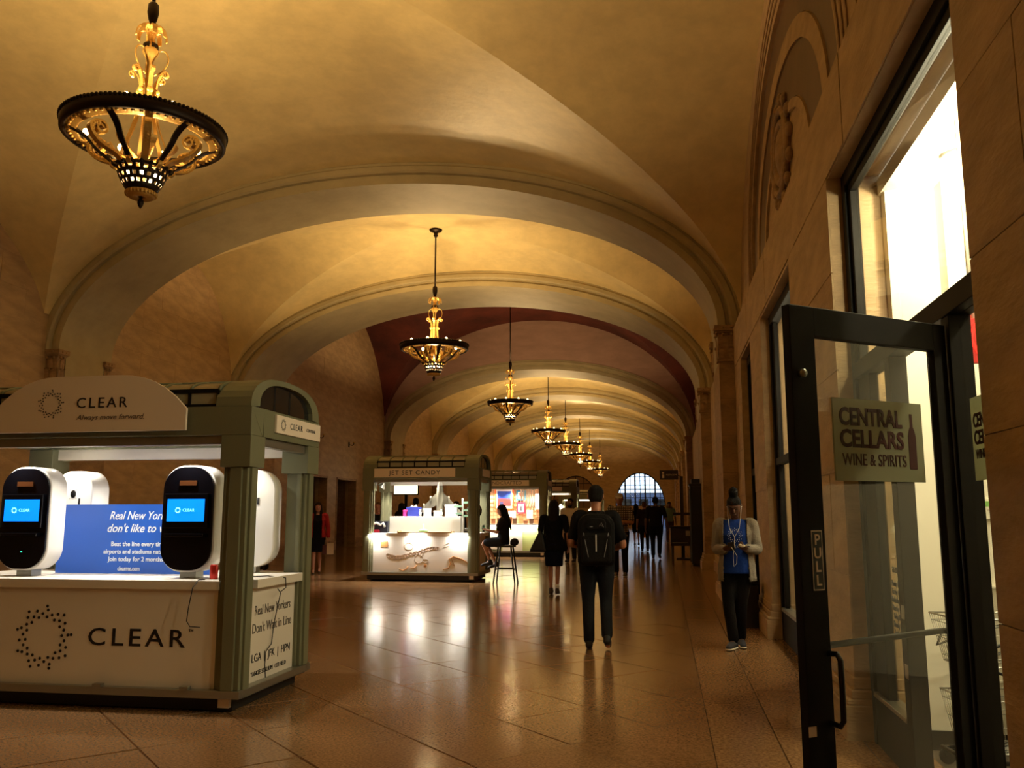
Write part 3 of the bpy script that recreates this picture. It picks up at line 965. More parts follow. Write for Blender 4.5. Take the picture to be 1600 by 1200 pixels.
# ---- two-tier wire shopping cart
cart = empty('shopping_cart', (1.96, 5.84, 0), math.radians(8))
tag(cart, 'chrome two-tier wire shopping cart inside the shop doorway', 'shopping cart')
M_CHROME = mat('chrome_wire', (0.80, 0.80, 0.78), .22, .9)
def wire_basket(name, x0, x1, y0, y1, z0, z1, taper=.05):
    mb = MB()
    b = [(x0 + taper, y0 + taper, z0), (x1 - taper, y0 + taper, z0), (x1 - taper, y1 - taper, z0), (x0 + taper, y1 - taper, z0)]
    t = [(x0, y0, z1), (x1, y0, z1), (x1, y1, z1), (x0, y1, z1)]
    def mix(a, c, k): return tuple(a[i] + (c[i] - a[i]) * k for i in range(3))
    for lev, r in ((0, .005), (.12, .002), (.5, .002), (.85, .003), (1, .006)):
        mb.tube([mix(b[i], t[i], lev) for i in range(4)], r, 6, close=True)
    for i in range(4):
        j = (i + 1) % 4
        n = 13
        for q in range(n):
            mb.tube([mix(b[i], b[j], q / n), mix(t[i], t[j], q / n)], .0022, 5)
    for q in range(1, 14):
        mb.tube([mix(b[0], b[1], q / 14), mix(b[3], b[2], q / 14)], .0022, 5)
    for q in range(1, 8):
        mb.tube([mix(b[1], b[2], q / 8), mix(b[0], b[3], q / 8)], .0022, 5)
    return mb.build(name, M_CHROME, cart, fix=False)
wire_basket('upper_basket', -.30, .34, -.20, .20, .62, .90)
wire_basket('lower_basket', -.26, .40, -.21, .21, .14, .44)
fr = MB()
for s in (-1, 1):
    fr.tube([(-.28, s * .19, .10), (.30, s * .20, .10), (.36, s * .2, .55), (.46, s * .2, .93)], .013, 8)
    fr.tube([(-.22, s * .2, .80), (-.26, s * .21, .70), (-.18, s * .215, .73), (.30, s * .215, .86)], .009, 8)
    fr.tube([(-.1, s * .2, .60), (.0, s * .21, .57), (.06, s * .21, .63), (.36, s * .21, .72)], .009, 8)
fr.tube([(-.28, -.19, .10), (-.28, .19, .10)], .013, 8)
fr.build('cart_frame', M_BLACK, cart)
MB().tube([(.46, -.22, .93), (.46, .22, .93)], .016, 10).build('handle', M_BLACK, cart)
for (x, y) in ((-.26, -.17), (-.26, .17), (.28, -.18), (.28, .18)):
    wh = MB().lathe([(.0, -.012), (.045, -.012), (.05, -.006), (.05, .006), (.045, .012), (0, .012)], 16, M=Matrix.Translation((x, y, .05)) @ Matrix.Rotation(PI / 2, 4, 'X'))
    wh.box(x - .012, y - .018, .05, x + .012, y + .018, .11)
    wh.build('caster', M_BLACK, cart)
# doormat under the cart
tag(MB().box(1.68, 4.75, 0, 2.75, 5.1, .012).build('doormat', mat('mat_black', (.10, .09, .08), .9, bump=.6, bscale=120)), 'black ribbed doormat inside the shop doorway', 'doormat')
# black lidded box behind the person in blue
bn = empty('black_box', (1.02, 12.0, 0))
tag(bn, 'black lidded box against the shop wall behind the person in blue', 'bin')
MB().box(-.16, -.2, .02, .16, .2, .62).build('black_box_body', M_BLACK, bn, bevel=.02)
MB().box(-.17, -.21, .62, .17, .21, .68).build('black_box_lid', M_BLACKF, bn, bevel=.015)
# ================================================================ CHANDELIERS
M_BULB = mat('lit_bulb', (1.0, 0.86, 0.55), .4, emit=14)
M_BULBW = mat('bowl_bulb', (1.0, 0.90, 0.65), .4, emit=14)
def spiral(cx, cz, r0, r1, a0, turns, n=18):
    return [(cx + (r0 + (r1 - r0) * i / n) * math.cos(a0 + turns * 2 * PI * i / n), cz + (r0 + (r1 - r0) * i / n) * math.sin(a0 + turns * 2 * PI * i / n)) for i in range(n + 1)]
def strap(mb, pts, wdt, thk, ang, wend=None):
    """a flat strap along (r, z) points, standing in the vertical plane at angle ang"""
    R = Matrix.Rotation(ang, 4, 'Z')
    n = len(pts); v = []; f = []
    for i, (r, z) in enumerate(pts):
        a = pts[max(0, i - 1)]; b = pts[min(n - 1, i + 1)]
        tx, tz = b[0] - a[0], b[1] - a[1]; l = math.hypot(tx, tz) or 1
        nx, nz = -tz / l, tx / l
        ww = wdt if wend is None else wdt + (wend - wdt) * i / (n - 1)
        for s, o in ((-1, -1), (1, -1), (1, 1), (-1, 1)):
            v.append((r + nx * o * thk / 2, s * ww / 2, z + nz * o * thk / 2))
    for i in range(n - 1):
        for k in range(4):
            k2 = (k + 1) % 4
            f.append((i * 4 + k, i * 4 + k2, i * 4 + 4 + k2, i * 4 + 4 + k))
    f += [(3, 2, 1, 0), tuple(n * 4 - 4 + k for k in range(4))]
    mb.add(v, f, 0, False, R)
def bez(p0, p1, p2, p3, n=14):
    out = []
    for i in range(n + 1):
        t = i / n; u = 1 - t
        out.append(tuple(u ** 3 * p0[k] + 3 * u * u * t * p1[k] + 3 * u * t * t * p2[k] + t ** 3 * p3[k] for k in range(2)))
    return out
CROWN = 8.40          # ceiling height above the tip is CROWN - TIP
TIP = 4.66
def make_chandelier():
    root = empty('chandelier', (0, 0, TIP))
    top = CROWN - TIP
    MB().lathe([(0, top + .02), (.15, top + .02), (.16, top - .02), (.14, top - .05), (.06, top - .07), (.045, top - .13), (.055, top - .16), (.03, top - .20), (0, top - .2)], 20).build('canopy', M_BRONZE, root)
    MB().tube([(0, 0, 2.2), (0, 0, top - .1)], .019, 10).build('rod', M_BRONZE, root)
    MB().lathe([(0, 2.32), (.03, 2.32), (.055, 2.29), (.06, 2.20), (.045, 2.12), (.03, 2.08), (.022, 2.0), (0, 2.0)], 16).build('socket', M_BRONZE, root)
    MB().lathe([(0, 2.02), (.03, 2.02), (.045, 1.94), (.035, 1.88), (.07, 1.80), (.085, 1.74), (.05, 1.68), (.03, 1.62), (.028, 1.1), (.04, 1.05), (.028, 1.0), (.026, .62), (.05, .56), (.04, .46), (0, .44)], 16).build('stem', M_GOLD, root)
    # drooping leaf crown
    mb = MB()
    for k in range(8):
        strap(mb, bez((.02, 1.93), (.06, 2.06), (.16, 2.05), (.155, 1.90), 10), .075, .012, 2 * PI * k / 8, .045)
    mb.build('leaf_crown', M_GOLD, root)
    mb = MB()
    for k in range(6):
        strap(mb, bez((.05, 1.72), (.10, 1.84), (.05, 1.86), (.03, 1.80), 8), .06, .012, 2 * PI * (k + .5) / 6, .03)
    mb.build('leaf_cluster', M_BRONZE, root)
    nS = 6
    for k in range(nS):
        a = 2 * PI * k / nS + .26
        if k % 2 == 0:
            mb = MB()      # thin loop scroll
            pts = bez((.05, 1.48), (.24, 1.54), (.22, 1.80), (.09, 1.76), 14)
            R = Matrix.Rotation(a, 4, 'Z')
            mb.tube([R @ Vector((r, 0, z)) for r, z in pts], .008, 6)
            mb.build('loop_scroll', M_GOLD, root)
        mb = MB()          # upturned volute
        pts = bez((.085, 1.27), (.07, 1.42), (.12, 1.50), (.17, 1.52), 10) + spiral(.17, 1.485, .035, .012, PI / 2, -1.1, 12)
        strap(mb, pts, .045, .012, a, .035)
        mb.build('volute', M_GOLD, root)
        mb = MB()          # long swelling strap from the waist down to the bowl
        pts = [(.085, 1.30)] + bez((.08, 1.28), (.09, 1.05), (.12, .92), (.19, .74), 12) + bez((.19, .74), (.24, .62), (.24, .54), (.17, .50), 8)[1:]
        strap(mb, pts, .05, .012, a)
        st = mb.build('strap', M_GOLD, root)
        R = Matrix.Rotation(a, 4, 'Z')
        MB().lathe([(0, .02), (.022, .018), (.032, .006), (.036, 0), (.03, -.012), (0, -.012)], 12, M=R @ Matrix.Translation((.10, 0, 1.28)) @ Matrix.Rotation(PI / 2, 4, 'Y')).build('rosette', M_GOLD, st)
    # ring
    Ro, Ri = .80, .64
    MB().lathe([(Ro - .02, .735), (Ro + .012, .76), (Ro + .018, .87), (Ro - .01, .885), (Ro - .04, .88), (Ro - .045, .75), (Ro - .02, .735)], 72).build('ring', M_BRONZE, root)
    mb = MB()
    for k in range(112):
        a = 2 * PI * k / 112
        mb.ball(((Ro + .012) * math.cos(a), (Ro + .012) * math.sin(a), .865), .022, n=6, m=4)
    mb.build('ring_beading', M_BRONZE, root)['kind'] = 'stuff'
    MB().lathe([(Ro - .035, .775), (Ri + .02, .735), (Ri, .735), (Ri, .75), (Ri + .02, .752), (Ro - .035, .80)], 60).build('ring_flange', M_GOLD, root)
    mb = MB()
    for k in range(60):
        a = 2 * PI * k / 60
        mb.ball((.725 * math.cos(a), .725 * math.sin(a), .748), .022, n=6, m=4, sc=(1, 1, .6))
    mb.build('flange_beading', M_GOLD, root)['kind'] = 'stuff'
    # scroll arms from ring to bowl
    for k in range(6):
        a = 2 * PI * k / 6 + .1
        mb = MB()
        pts = list(reversed(spiral(.49, .70, .075, .02, PI * .35, 1.3, 18)))
        pts += bez((.515, .768), (.68, .74), (.60, .56), (.40, .52), 12)
        pts += bez((.40, .52), (.30, .50), (.25, .46), (.22, .40), 8)[1:]
        strap(mb, pts, .055, .022, a, .075)
        arm = mb.build('scroll_arm', M_GOLD, root)
        mb = MB()
        for q in range(12):
            r, z = bez((.515, .745), (.64, .71), (.58, .56), (.40, .545), 11)[q]
            mb.ball((0, 0, 0), .034, n=7, m=5, sc=(.8, 1.2, .9), M=Matrix.Rotation(a, 4, 'Z') @ Matrix.Translation((r, 0, z)))
        mb.build('leaf_wrap', M_GOLD, arm)
        mb = MB()
        strap(mb, bez((.735, .77), (.64, .74), (.55, .70), (.50, .62), 10) + bez((.50, .62), (.44, .54), (.34, .50), (.24, .40), 8)[1:], .075, .018, a + PI / 6, .045)
        mb.build('dark_brace', M_BRONZE, root)
        mb = MB()
        strap(mb, bez((.20, .40), (.30, .36), (.34, .44), (.29, .47), 10) + spiral(.275, .45, .03, .012, .4, 1, 10), .05, .012, a + PI / 6, .03)
        mb.build('bowl_scroll', M_GOLD, root)
        mb = MB()
        strap(mb, bez((.10, .52), (.20, .56), (.30, .60), (.33, .70), 10), .05, .012, a + .2, .09)
        mb.build('inner_leaf', M_GOLD, root)
    # pierced bowl
    mb = MB()
    prof = [(.265, .43), (.258, .40), (.245, .365), (.232, .33), (.216, .295), (.20, .265), (.182, .235), (.165, .205), (.150, .18)]
    n = 40; v = []
    for r, z in prof:
        for i in range(n):
            an = 2 * PI * i / n
            v.append((r * math.cos(an), r * math.sin(an), z))
    f = []
    for j in range(len(prof) - 1):
        for i in range(n):
            if j in (1, 3, 5) and (i + (j // 2)) % 2 == 0: continue
            i2 = (i + 1) % n
            f.append((j * n + i, j * n + i2, (j + 1) * n + i2, (j + 1) * n + i))
    mb.add(v, f, 0, True)
    b = mb.build('pierced_bowl', M_BRONZE, root)
    sol = b.modifiers.new('solid', 'SOLIDIFY'); sol.thickness = .008
    mb = MB()
    for k in range(18):
        a = 2 * PI * k / 18
        mb.ball((.272 * math.cos(a), .272 * math.sin(a), .425), .022, n=7, m=5)
    mb.build('bowl_beading', M_BRONZE, root)['kind'] = 'stuff'
    MB().lathe([(.145, .185), (.155, .165), (.135, .13), (.12, .115), (.05, .12), (.03, .135), (.028, .2), (0, .2)], 24).build('cup', M_GOLD, root)
    mb = MB()
    for k in range(26):
        a = 2 * PI * k / 26
        mb.ball((.148 * math.cos(a), .148 * math.sin(a), .155), .016, n=6, m=4, sc=(1, 1, 1.6))
    mb.build('cup_fluting', M_GOLD, root)['kind'] = 'stuff'
    MB().lathe([(0, .13), (.02, .13), (.016, .10), (.03, .085), (.033, .06), (.022, .025), (.004, 0), (0, 0)], 14).build('finial', M_BRONZE, root)
    # bulbs
    sock = MB().lathe([(0, 0), (.018, 0), (.03, .012), (.016, .03), (.015, .07), (0, .07)], 10).mesh('candle_socket', M_GOLD)
    bulb = MB().lathe([(0, 0), (.014, .004), (.03, .03), (.033, .05), (.024, .078), (0, .09)], 12).mesh('bulb', M_BULB)
    for k in range(10):
        a = 2 * PI * k / 10
        s = link('candle_socket', sock, root, ((Ro - .10) * math.cos(a), (Ro - .09) * math.sin(a), .79))
        link('bulb', bulb, s, (0, 0, .06))
    bulb2 = MB().ball((0, 0, 0), .036, n=12, m=8).mesh('bowl_bulb', M_BULBW)
    for k in range(5):
        a = 2 * PI * k / 5 + .3
        link('bowl_bulb', bulb2, root, (.15 * math.cos(a), .15 * math.sin(a), .36))
    for k in range(3):
        a = 2 * PI * k / 3 + .25
        light('lamp_light', 'SPOT', (.68 * math.cos(a), .68 * math.sin(a), .93), RING_W, LAMP_RGB, root, .08, rot=(PI, 0, 0), spot=math.radians(172), blend=.25)
    light('lamp_light', 'POINT', (0, 0.0, .33), BOWL_W, LAMP_RGB, root, .05)
    return root
CH_Y = [(7.9, 'hanging over the hall near the white kiosk with the arched sign'), (19.8, 'hanging between the first arch and the mural vault'), (30.4, 'hanging under the red mural vault'),
        (41.0, 'hanging in the first ochre bay past the mural vault'), (48.6, 'hanging in the second ochre bay past the mural vault'), (57.3, 'hanging in the third ochre bay past the mural vault'),
        (65.2, 'hanging in the fourth ochre bay past the mural vault'), (76.0, 'hanging last, before the far window wall'), (-4.0, 'added unseen behind the viewer to light the nearest kiosk')]
proto = make_chandelier()
for i, (y, where) in enumerate(CH_Y):
    o = proto if i == 0 else copy_tree(proto)
    o.location = (-5.28, y, TIP)
    o.rotation_euler = (0, 0, (0, .35, .9, .2, .5, .1, .7, .3, .4)[i])
    if 25 < y < 36:      # hangs from the taller mural vault on a longer rod
        for ch in o.children:
            if ch.name.startswith('canopy'): ch.location.z += 1.53
            if ch.name.startswith('rod'): ch.data = MB().tube([(0, 0, 2.2), (0, 0, CROWN - TIP + 1.45)], .019, 10).mesh('rod', M_BRONZE)
    if y < 0:            # unseen, added behind the camera to brighten the nearest kiosk; turned down
        for ch in o.children:
            if ch.type == 'LIGHT':
                ch.data = ch.data.copy(); ch.data.energy *= .4
    tag(o, 'gilded bronze ring chandelier ' + where, 'chandelier', 'ring chandeliers along the hall')
# ================================================================ KIOSKS
M_SAGE2 = mat('sage_dark', (0.40, 0.41, 0.31), .5)
M_FROST = mat('frosted_roof_pane', (0.62, 0.60, 0.50), .35)
M_ROOFP = mat('roof_pane', (0.50, 0.46, 0.36), .3)
M_SKIRT = mat('kiosk_skirt', (0.07, 0.07, 0.08), .5)
M_LED = mat('led_spot', (1.0, 0.98, 0.94), .4, emit=45)
def make_kiosk(x0, x1, y0, y1, label, npane=7, top=2.66, panel_mat=None, mirror_back=False, power=1.0, counter=1.0, front_sign=None, led=(1.0, .93, .80)):
    W, Dp = x1 - x0, y1 - y0
    k = empty('kiosk', ((x0 + x1) / 2, y0, fz(y0) if y0 > 10 else 0))
    tag(k, label, 'kiosk', 'vendor kiosks in the hall')
    a, b = -W / 2, W / 2
    P = .27                    # post width
    BB, BT = 2.13, 2.36        # beam
    sk = MB().box(a + .10, .10, .03, b - .10, Dp - .10, .13).build('skirt', M_SKIRT, k)
    for (sx, sy) in ((a + .2, .2), (b - .2, .2), (a + .2, Dp - .2), (b - .2, Dp - .2)):
        MB().lathe([(0, -.02), (.04, -.02), (.045, -.01), (.045, .01), (.04, .02), (0, .02)], 14, M=Matrix.Translation((sx, sy, .045)) @ Matrix.Rotation(PI / 2, 4, 'X')).build('caster', M_BLACK, k)
    MB().box(b - .20, .06, .055, b - .11, .10, .125).build('corner_tag', M_CREAM, k)
    # bottom rails
    MB().box(a, 0, .13, b, .10, .19).box(a, Dp - .1, .13, b, Dp, .19).box(a, .1, .13, a + .1, Dp - .1, .19).box(b - .1, .1, .13, b, Dp - .1, .19).build('bottom_rail', M_ALU, k, bevel=.006)
    for (px, py, sx, sy) in ((a, 0, 1, 1), (b, 0, -1, 1), (a, Dp, 1, -1), (b, Dp, -1, -1)):
        mb = MB()
        def bx(u0, v0, z0, u1, v1, z1):
            xa, xb = sorted((px + sx * u0, px + sx * u1)); ya, yb = sorted((py + sy * v0, py + sy * v1))
            mb.box(xa, ya, z0, xb, yb, z1)
        bx(.02, .02, .19, .20, .20, BB)
        bx(.0, .06, .19, .04, .16, 1.88)
        bx(.06, .0, .19, .16, .04, 1.88)
        bx(.20, .05, .19, .235, .09, BB); bx(.05, .20, .19, .09, .235, BB)
        bx(-.012, -.012, 1.88, .24, .24, BB)
        mb.build('post', M_SAGE, k, bevel=.004)
    mb = MB().box(a - .01, -.012, BB, b + .01, .2, BT).box(a - .01, Dp - .2, BB, b + .01, Dp + .012, BT).box(a - .01, .2, BB, a + .2, Dp - .2, BT).box(b - .2, .2, BB, b + .01, Dp - .2, BT)
    mb.build('beam', M_SAGE, k, bevel=.006)
    MB().box(a + .21, .02, BB - .07, b - .21, .10, BB).box(b - .10, .21, BB - .07, b - .02, Dp - .21, BB).build('shutter_box', M_ALU, k, bevel=.004)
    MB().box(a + .21, Dp - .16, BB - .10, b - .21, Dp - .06, BB).build('light_rail', M_WPANEL, k)
    MB().box(a + .2, .2, BB + .02, b - .2, Dp - .2, BB + .05).build('soffit', M_WPANEL, k)
    # roof: clerestory panes, then curved panes over to the ridge
    zc = BT + .135
    G = .30                     # width of the arched end pieces
    ins = .03
    def roof_pt(t):             # t 0..1 front to back over the curve, ellipse
        th = PI * (1 - t)
        return (Dp / 2 + (Dp / 2 - ins) * math.cos(th), zc + (top - zc) * math.sin(th))
    n = npane
    xs = [a + G + (W - 2 * G) * i / n for i in range(n + 1)]
    for s, yy in ((0, ins), (1, Dp - ins)):
        for i in range(n):
            x_0, x_1 = xs[i], xs[i + 1]
            MB().box(x_0 + .012, yy - .006, BT + .025, x_1 - .012, yy + .006, zc - .02).build('clerestory_pane', M_FROST, k)
        MB().box(a + G, yy - .02, BT, b - G, yy + .02, BT + .025).box(a + G, yy - .02, zc - .02, b - G, yy + .02, zc + .012).build('clerestory_rail', M_BLACKF, k)
        for i in range(n + 1):
            MB().box(xs[i] - .012, yy - .018, BT + .02, xs[i] + .012, yy + .018, zc).build('clerestory_bar', M_BLACKF, k)
    for i in range(n):
        mb = MB(); v = []; f = []
        NS = 10
        for q in range(NS + 1):
            y, z = roof_pt(q / NS)
            v += [(xs[i] + .01, y, z), (xs[i + 1] - .01, y, z)]
        f = [(2 * q, 2 * q + 1, 2 * q + 3, 2 * q + 2) for q in range(NS)]
        mb.add(v, f, 0, True)
        mb.build('roof_pane', M_ROOFP, k)
    for i in range(n + 1):
        mb = MB()
        mb.tube([(xs[i], y, z) for y, z in [roof_pt(q / 12) for q in range(13)]], .016, 6)
        mb.build('roof_rib', M_SAGE2, k)
    MB().tube([(a + G, Dp / 2, top + .01), (b - G, Dp / 2, top + .01)], .014, 6).build('ridge_rail', M_SAGE2, k)
    MB().tube([(a + G, Dp * .22, roof_pt(.27)[1] + .012), (b - G, Dp * .22, roof_pt(.27)[1] + .012)], .010, 6).build('ridge_rail', M_SAGE2, k)
    # arched ends
    for s, xo in ((-1, a), (1, b)):
        xin = xo - s * G
        def arcp(sc, N=16):
            hw = (Dp / 2 + .012) * sc[0]; hh = (top + .02 - BT) * sc[1]
            pts = []
            for q in range(N + 1):
                th = PI * q / N
                cx_, sz_ = math.cos(th), math.sin(th)
                e = 2 / 2.5
                pts.append((Dp / 2 + hw * math.copysign(abs(cx_) ** e, cx_), BT + sc[2] + hh * abs(sz_) ** e))
            return pts
        out = arcp((1, 1, 0)); inn = arcp((.78, .80, .012))
        mb = MB(); v = []; f = []
        xa, xb = xin, xo + s * .0
        for (y, z), (yi, zi) in zip(out, inn):
            v += [(xa, y, z), (xb, y, z), (xb, yi, zi), (xa, yi, zi)]
        for q in range(len(out) - 1):
            o = q * 4; p = o + 4
            f += [(o, o + 1, p + 1, p), (o + 1, o + 2, p + 2, p + 1), (o + 2, o + 3, p + 3, p + 2), (o + 3, o, p, p + 3)]
        f += [(0, 3, 2, 1), (len(v) - 4, len(v) - 3, len(v) - 2, len(v) - 1)]
        mb.add(v, f)
        g = mb.build('arched_end', M_SAGE, k)
        mb = MB()
        mb.prism([(y, z) for y, z in inn], 0, .01, M=Matrix(((0, 0, 1, xo - s * .05), (1, 0, 0, 0), (0, 1, 0, 0), (0, 0, 0, 1))))
        mb.build('end_glass', M_DGLASS, g)
        for yy in (.36, .58):
            h = (top + .02 - BT) * .78
            MB().box(xo - s * .05 - .012, Dp * yy - .016, BT, xo - s * .05 + .012, Dp * yy + .016, BT + h).build('end_mullion', M_BLACKF, g)
    # counter and panels
    cz = counter
    MB().box(a + .22, .03, cz - .07, b - .22, Dp - .05, cz).box(b - .22, .24, cz - .07, b - .0, Dp - .24, cz).box(a, .24, cz - .07, a + .22, Dp - .24, cz).build('countertop', M_WPANEL, k, bevel=.004)
    pm = panel_mat or M_WPANEL
    MB().box(a + .235, .06, .19, b - .235, .085, cz - .07).build('front_panel', pm, k)
    MB().box(b - .10, .235, .19, b - .075, Dp - .235, cz - .07).build('side_panel', pm, k)
    MB().box(a + .075, .235, .19, a + .10, Dp - .235, cz - .07).build('side_panel', pm, k)
    MB().box(a + .235, Dp - .085, .19, b - .235, Dp - .06, cz - .07).build('back_panel', pm, k)
    # led spots under the front beam
    for q in range(6):
        x = a + W * (.22 + .28 * (q % 3)); y = Dp * (.105 if q < 3 else .62)
        sp = MB().lathe([(0, 0), (.03, 0), (.034, -.012), (.0, -.014)], 14, M=Matrix.Translation((x, y, BB + (.018 if q > 2 else .001)))).build('led_spot', M_LED, k)
        l = light('spot_light', 'SPOT', (x, y, BB - .02), KIOSK_W * power, led, k, .04, spot=math.radians(125), blend=.5)
    return k

def dots_logo(parent, M, R, dot, material, name='dot_ring'):
    mb = MB()
    for ring, (r, n, off) in enumerate(((.66, 14, 0), (.76, 14, .5), (.88, 14, 0.0), (1.0, 9, 0.0))):
        for q in range(n):
            an = 2 * PI * (q + off) / n + .11
            mb.lathe([(0, .0015), (dot, .0015), (dot, 0)], 8, M=M @ Matrix.Translation((R * r * math.cos(an), R * r * math.sin(an), 0)))
    return mb.build(name, material, parent, fix=False)

# ---------------------------------------------------------------- kiosk 1, the membership kiosk
K1 = (-6.0, -3.18, 6.38, 7.74)
k1 = make_kiosk(*K1, label='sage green kiosk with an arched white sign and blue-screen terminals', npane=9, top=2.62, power=1.9)
ox, oy = (K1[0] + K1[1]) / 2, K1[2]
def L1(x, y, z):      # world -> kiosk 1 local
    return (x - ox, y - oy, z)
# arched sign
xl, xr = -5.43, -3.70
zb, zt = 2.17, 2.625
pts = []
N = 18
for q in range(N + 1):
    t = q / N
    x = xr + (xl - xr) * t
    u = abs(2 * t - 1)
    z = zt - (zt - zb) * .62 * max(0, (u - .30) / .70) ** 2.4
    pts.append((x - ox, z))
poly = [(xl - ox, zb), (xr - ox, zb)] + pts
sg = MB().prism(poly, 0, .025, M=face_front(0, -.045, 0)).build('arched_sign', M_CREAM, k1)
yl = -.0465 - .025
dots_logo(sg, face_front(-4.90 - ox, yl, 2.40), .115, .0062, mat('grey_ink', (.30, .26, .24), .5))
lettering('CLEAR', .12, face_front(-4.44 - ox, yl, 2.40), M_INK, sg, width=.45, spacing=1.3)
lettering('Always move forward.', .06, face_front(-4.36 - ox, yl, 2.285), mat('grey_ink2', (.45, .40, .36), .5), sg, width=.60, shear=.3)
# front panel writing
fy = .06 - .0022
dots_logo(k1, face_front(-4.90 - ox, fy, .54), .245, .0125, M_INK)
lettering('CLEAR', .19, face_front(-4.09 - ox, fy, .55), M_INK, k1, width=.83, spacing=1.3, bold=.0012)
lettering('TM', .03, face_front(-3.63 - ox, fy, .62), M_INK, k1)
# side sign and side panel writing
sx_ = K1[1] - ox
ss = MB().box(sx_ + .012, .40, 2.185, sx_ + .03, 1.34, 2.335).build('side_sign', M_CREAM, k1)
lettering('CLEAR', .075, face_right(sx_ + .0315, .80, 2.26), M_INK, ss, width=.26, spacing=1.3)
lettering('CENTRAL', .04, face_right(sx_ + .0315, 1.12, 2.26), M_INK, ss, width=.2)
dots_logo(ss, face_right(sx_ + .0315, .53, 2.26), .05, .003, M_INK)
px_ = sx_ - .073
lettering('Real New Yorkers', .11, face_right(px_, .70, .74), mat('grey_ink3', (.36, .32, .29), .5), k1, width=.68)
lettering("Don't Wait in Line", .11, face_right(px_, .70, .60), MATS['grey_ink3'], k1, width=.74)
lettering('LGA  |  JFK  |  HPN', .09, face_right(px_, .70, .37), M_INK, k1, width=.72)
lettering('YANKEE STADIUM   CITI FIELD', .05, face_right(px_, .66, .25), M_INK, k1, width=.66)
# latches on the bottom rail
for x in (-3.62, -4.35):
    MB().box(x - ox - .04, -.02, .19, x - ox + .03, .03, .215).build('latch', M_ALU, k1)

def terminal(x, y, rz, screen, label):
    t = empty('terminal', (x, y, 1.0), rz)
    tag(t, label, 'terminal', 'check-in terminals in the kiosk')
    w, h, d = .47, .86, .20
    def stad(w, h, N=10, r=None):
        r = r or w / 2 * .80
        pts = []
        for cx_, cz_, a0 in ((w / 2 - r, h - r, 0), (-(w / 2 - r), h - r, PI / 2), (-(w / 2 - r), r, PI), (w / 2 - r, r, 1.5 * PI)):
            for q in range(N + 1):
                an = a0 + PI / 2 * q / N
                pts.append((cx_ + r * math.cos(an), cz_ + r * math.sin(an)))
        return pts
    z0 = .05
    MW = mat('white_gloss_shell', (.93, .92, .90), .25)
    MB().prism(stad(w, h), 0, d, M=Matrix(((1, 0, 0, 0), (0, 0, -1, d / 2), (0, 1, 0, z0), (0, 0, 0, 1))), smooth=True).build('shell', MW, t, bevel=.012)
    MB().box(-.07, -.06, 0, .07, .06, z0 + .05).build('foot', M_ALU, t)
    if screen:
        fb = MB().prism(stad(w - .03, h - .03), 0, .018, M=Matrix(((1, 0, 0, 0), (0, 0, -1, -d / 2), (0, 1, 0, z0 + .015), (0, 0, 0, 1)))).build('face_plate', mat('black_gloss', (.03, .03, .05), .15), t)
        y_ = -d / 2 - .018
        MB().box(-.19, y_ - .03, .40, .19, y_, .68).build('screen_bezel', MATS['black_gloss'], t, bevel=.006)
        sc = MB().box(-.160, y_ - .034, .455, .165, y_ - .030, .635).build('screen', mat('screen_blue', (.02, .50, .96), .3, emit=1.5), t)
        lettering('CLEAR', .035, face_front(.03, y_ - .035, .545), mat('screen_white', (.55, .92, 1.0), .4, emit=1.6), sc, width=.10, spacing=1.2)
        dots_logo(sc, face_front(-.065, y_ - .035, .545), .024, .0022, MATS['screen_white'])
        MB().box(-.075, y_ - .012, .745, .075, y_ + .002, .785).build('camera_slot', mat('dark_amber', (.35, .20, .10), .3), t)
        MB().box(-.17, y_ - .05, .33, .17, y_, .36).build('tray', MATS['black_gloss'], t, bevel=.006)
        if x < -5: MB().box(.0, y_ - .004, .20, .012, y_, .206).build('status_light', mat('status_green', (.2, .9, .7), .4, emit=3), t)
    else:
        y_ = -d / 2
        MB().lathe([(0, .004), (.032, .004), (.036, 0)], 18, M=Matrix.Translation((0, y_, .70)) @ Matrix.Rotation(PI / 2, 4, 'X')).build('vent_fan', M_BLACK, t)
        for dx, dz in ((-.04, -.04), (.04, -.04), (-.04, .04), (.04, .04)):
            MB().ball((dx, y_, .70 + dz), .005, n=6, m=4).build('screw', M_ALU, t)
        MB().box(.07, y_ - .003, .60, .09, y_, .66).build('cable_port', M_BLACK, t)
    return t
terminal(-5.30, 6.72, 0, True, 'white terminal with black face and green status light, blue screen lit')
terminal(-3.81, 6.72, 0, True, 'white terminal with black face next to the corner post, blue screen lit')
terminal(-5.36, 7.42, math.radians(-12), False, 'white terminal seen from behind, above the blue poster')
terminal(-3.66, 7.45, math.radians(8), False, 'white terminal half hidden behind the corner post')
# blue poster board between the terminals
po = empty('poster_board', (-4.55, 7.06, 1.0), 0)
tag(po, 'blue poster board with white writing on the kiosk counter', 'poster')
MB().box(-.76, 0, 0.002, .72, .012, .60).build('board', mat('poster_blue', (.16, .36, .75), .35), po)
M_PW = mat('poster_white', (.95, .97, 1.0), .4)
for body, z, wd, sh in (("Real New Yorkers", .50, .64, .3), ("don't like to wait.", .39, .67, .3), ('Beat the line every time at', .255, .58, 0), ('airports and stadiums nationwide.', .19, .72, 0), ('Join today for 2 months free', .125, .63, 0), ('clearme.com', .045, .21, 0)):
    lettering(body, .1 if z > .3 else .055, face_front(.06 if z > .06 else -.05, -.002, z), M_PW, po, width=wd, shear=sh, bold=.0008)
MB().box(-.3, .012, 0, -.25, .12, .012).box(.25, .012, 0, .3, .12, .012).build('stand_foot', M_ALU, po)
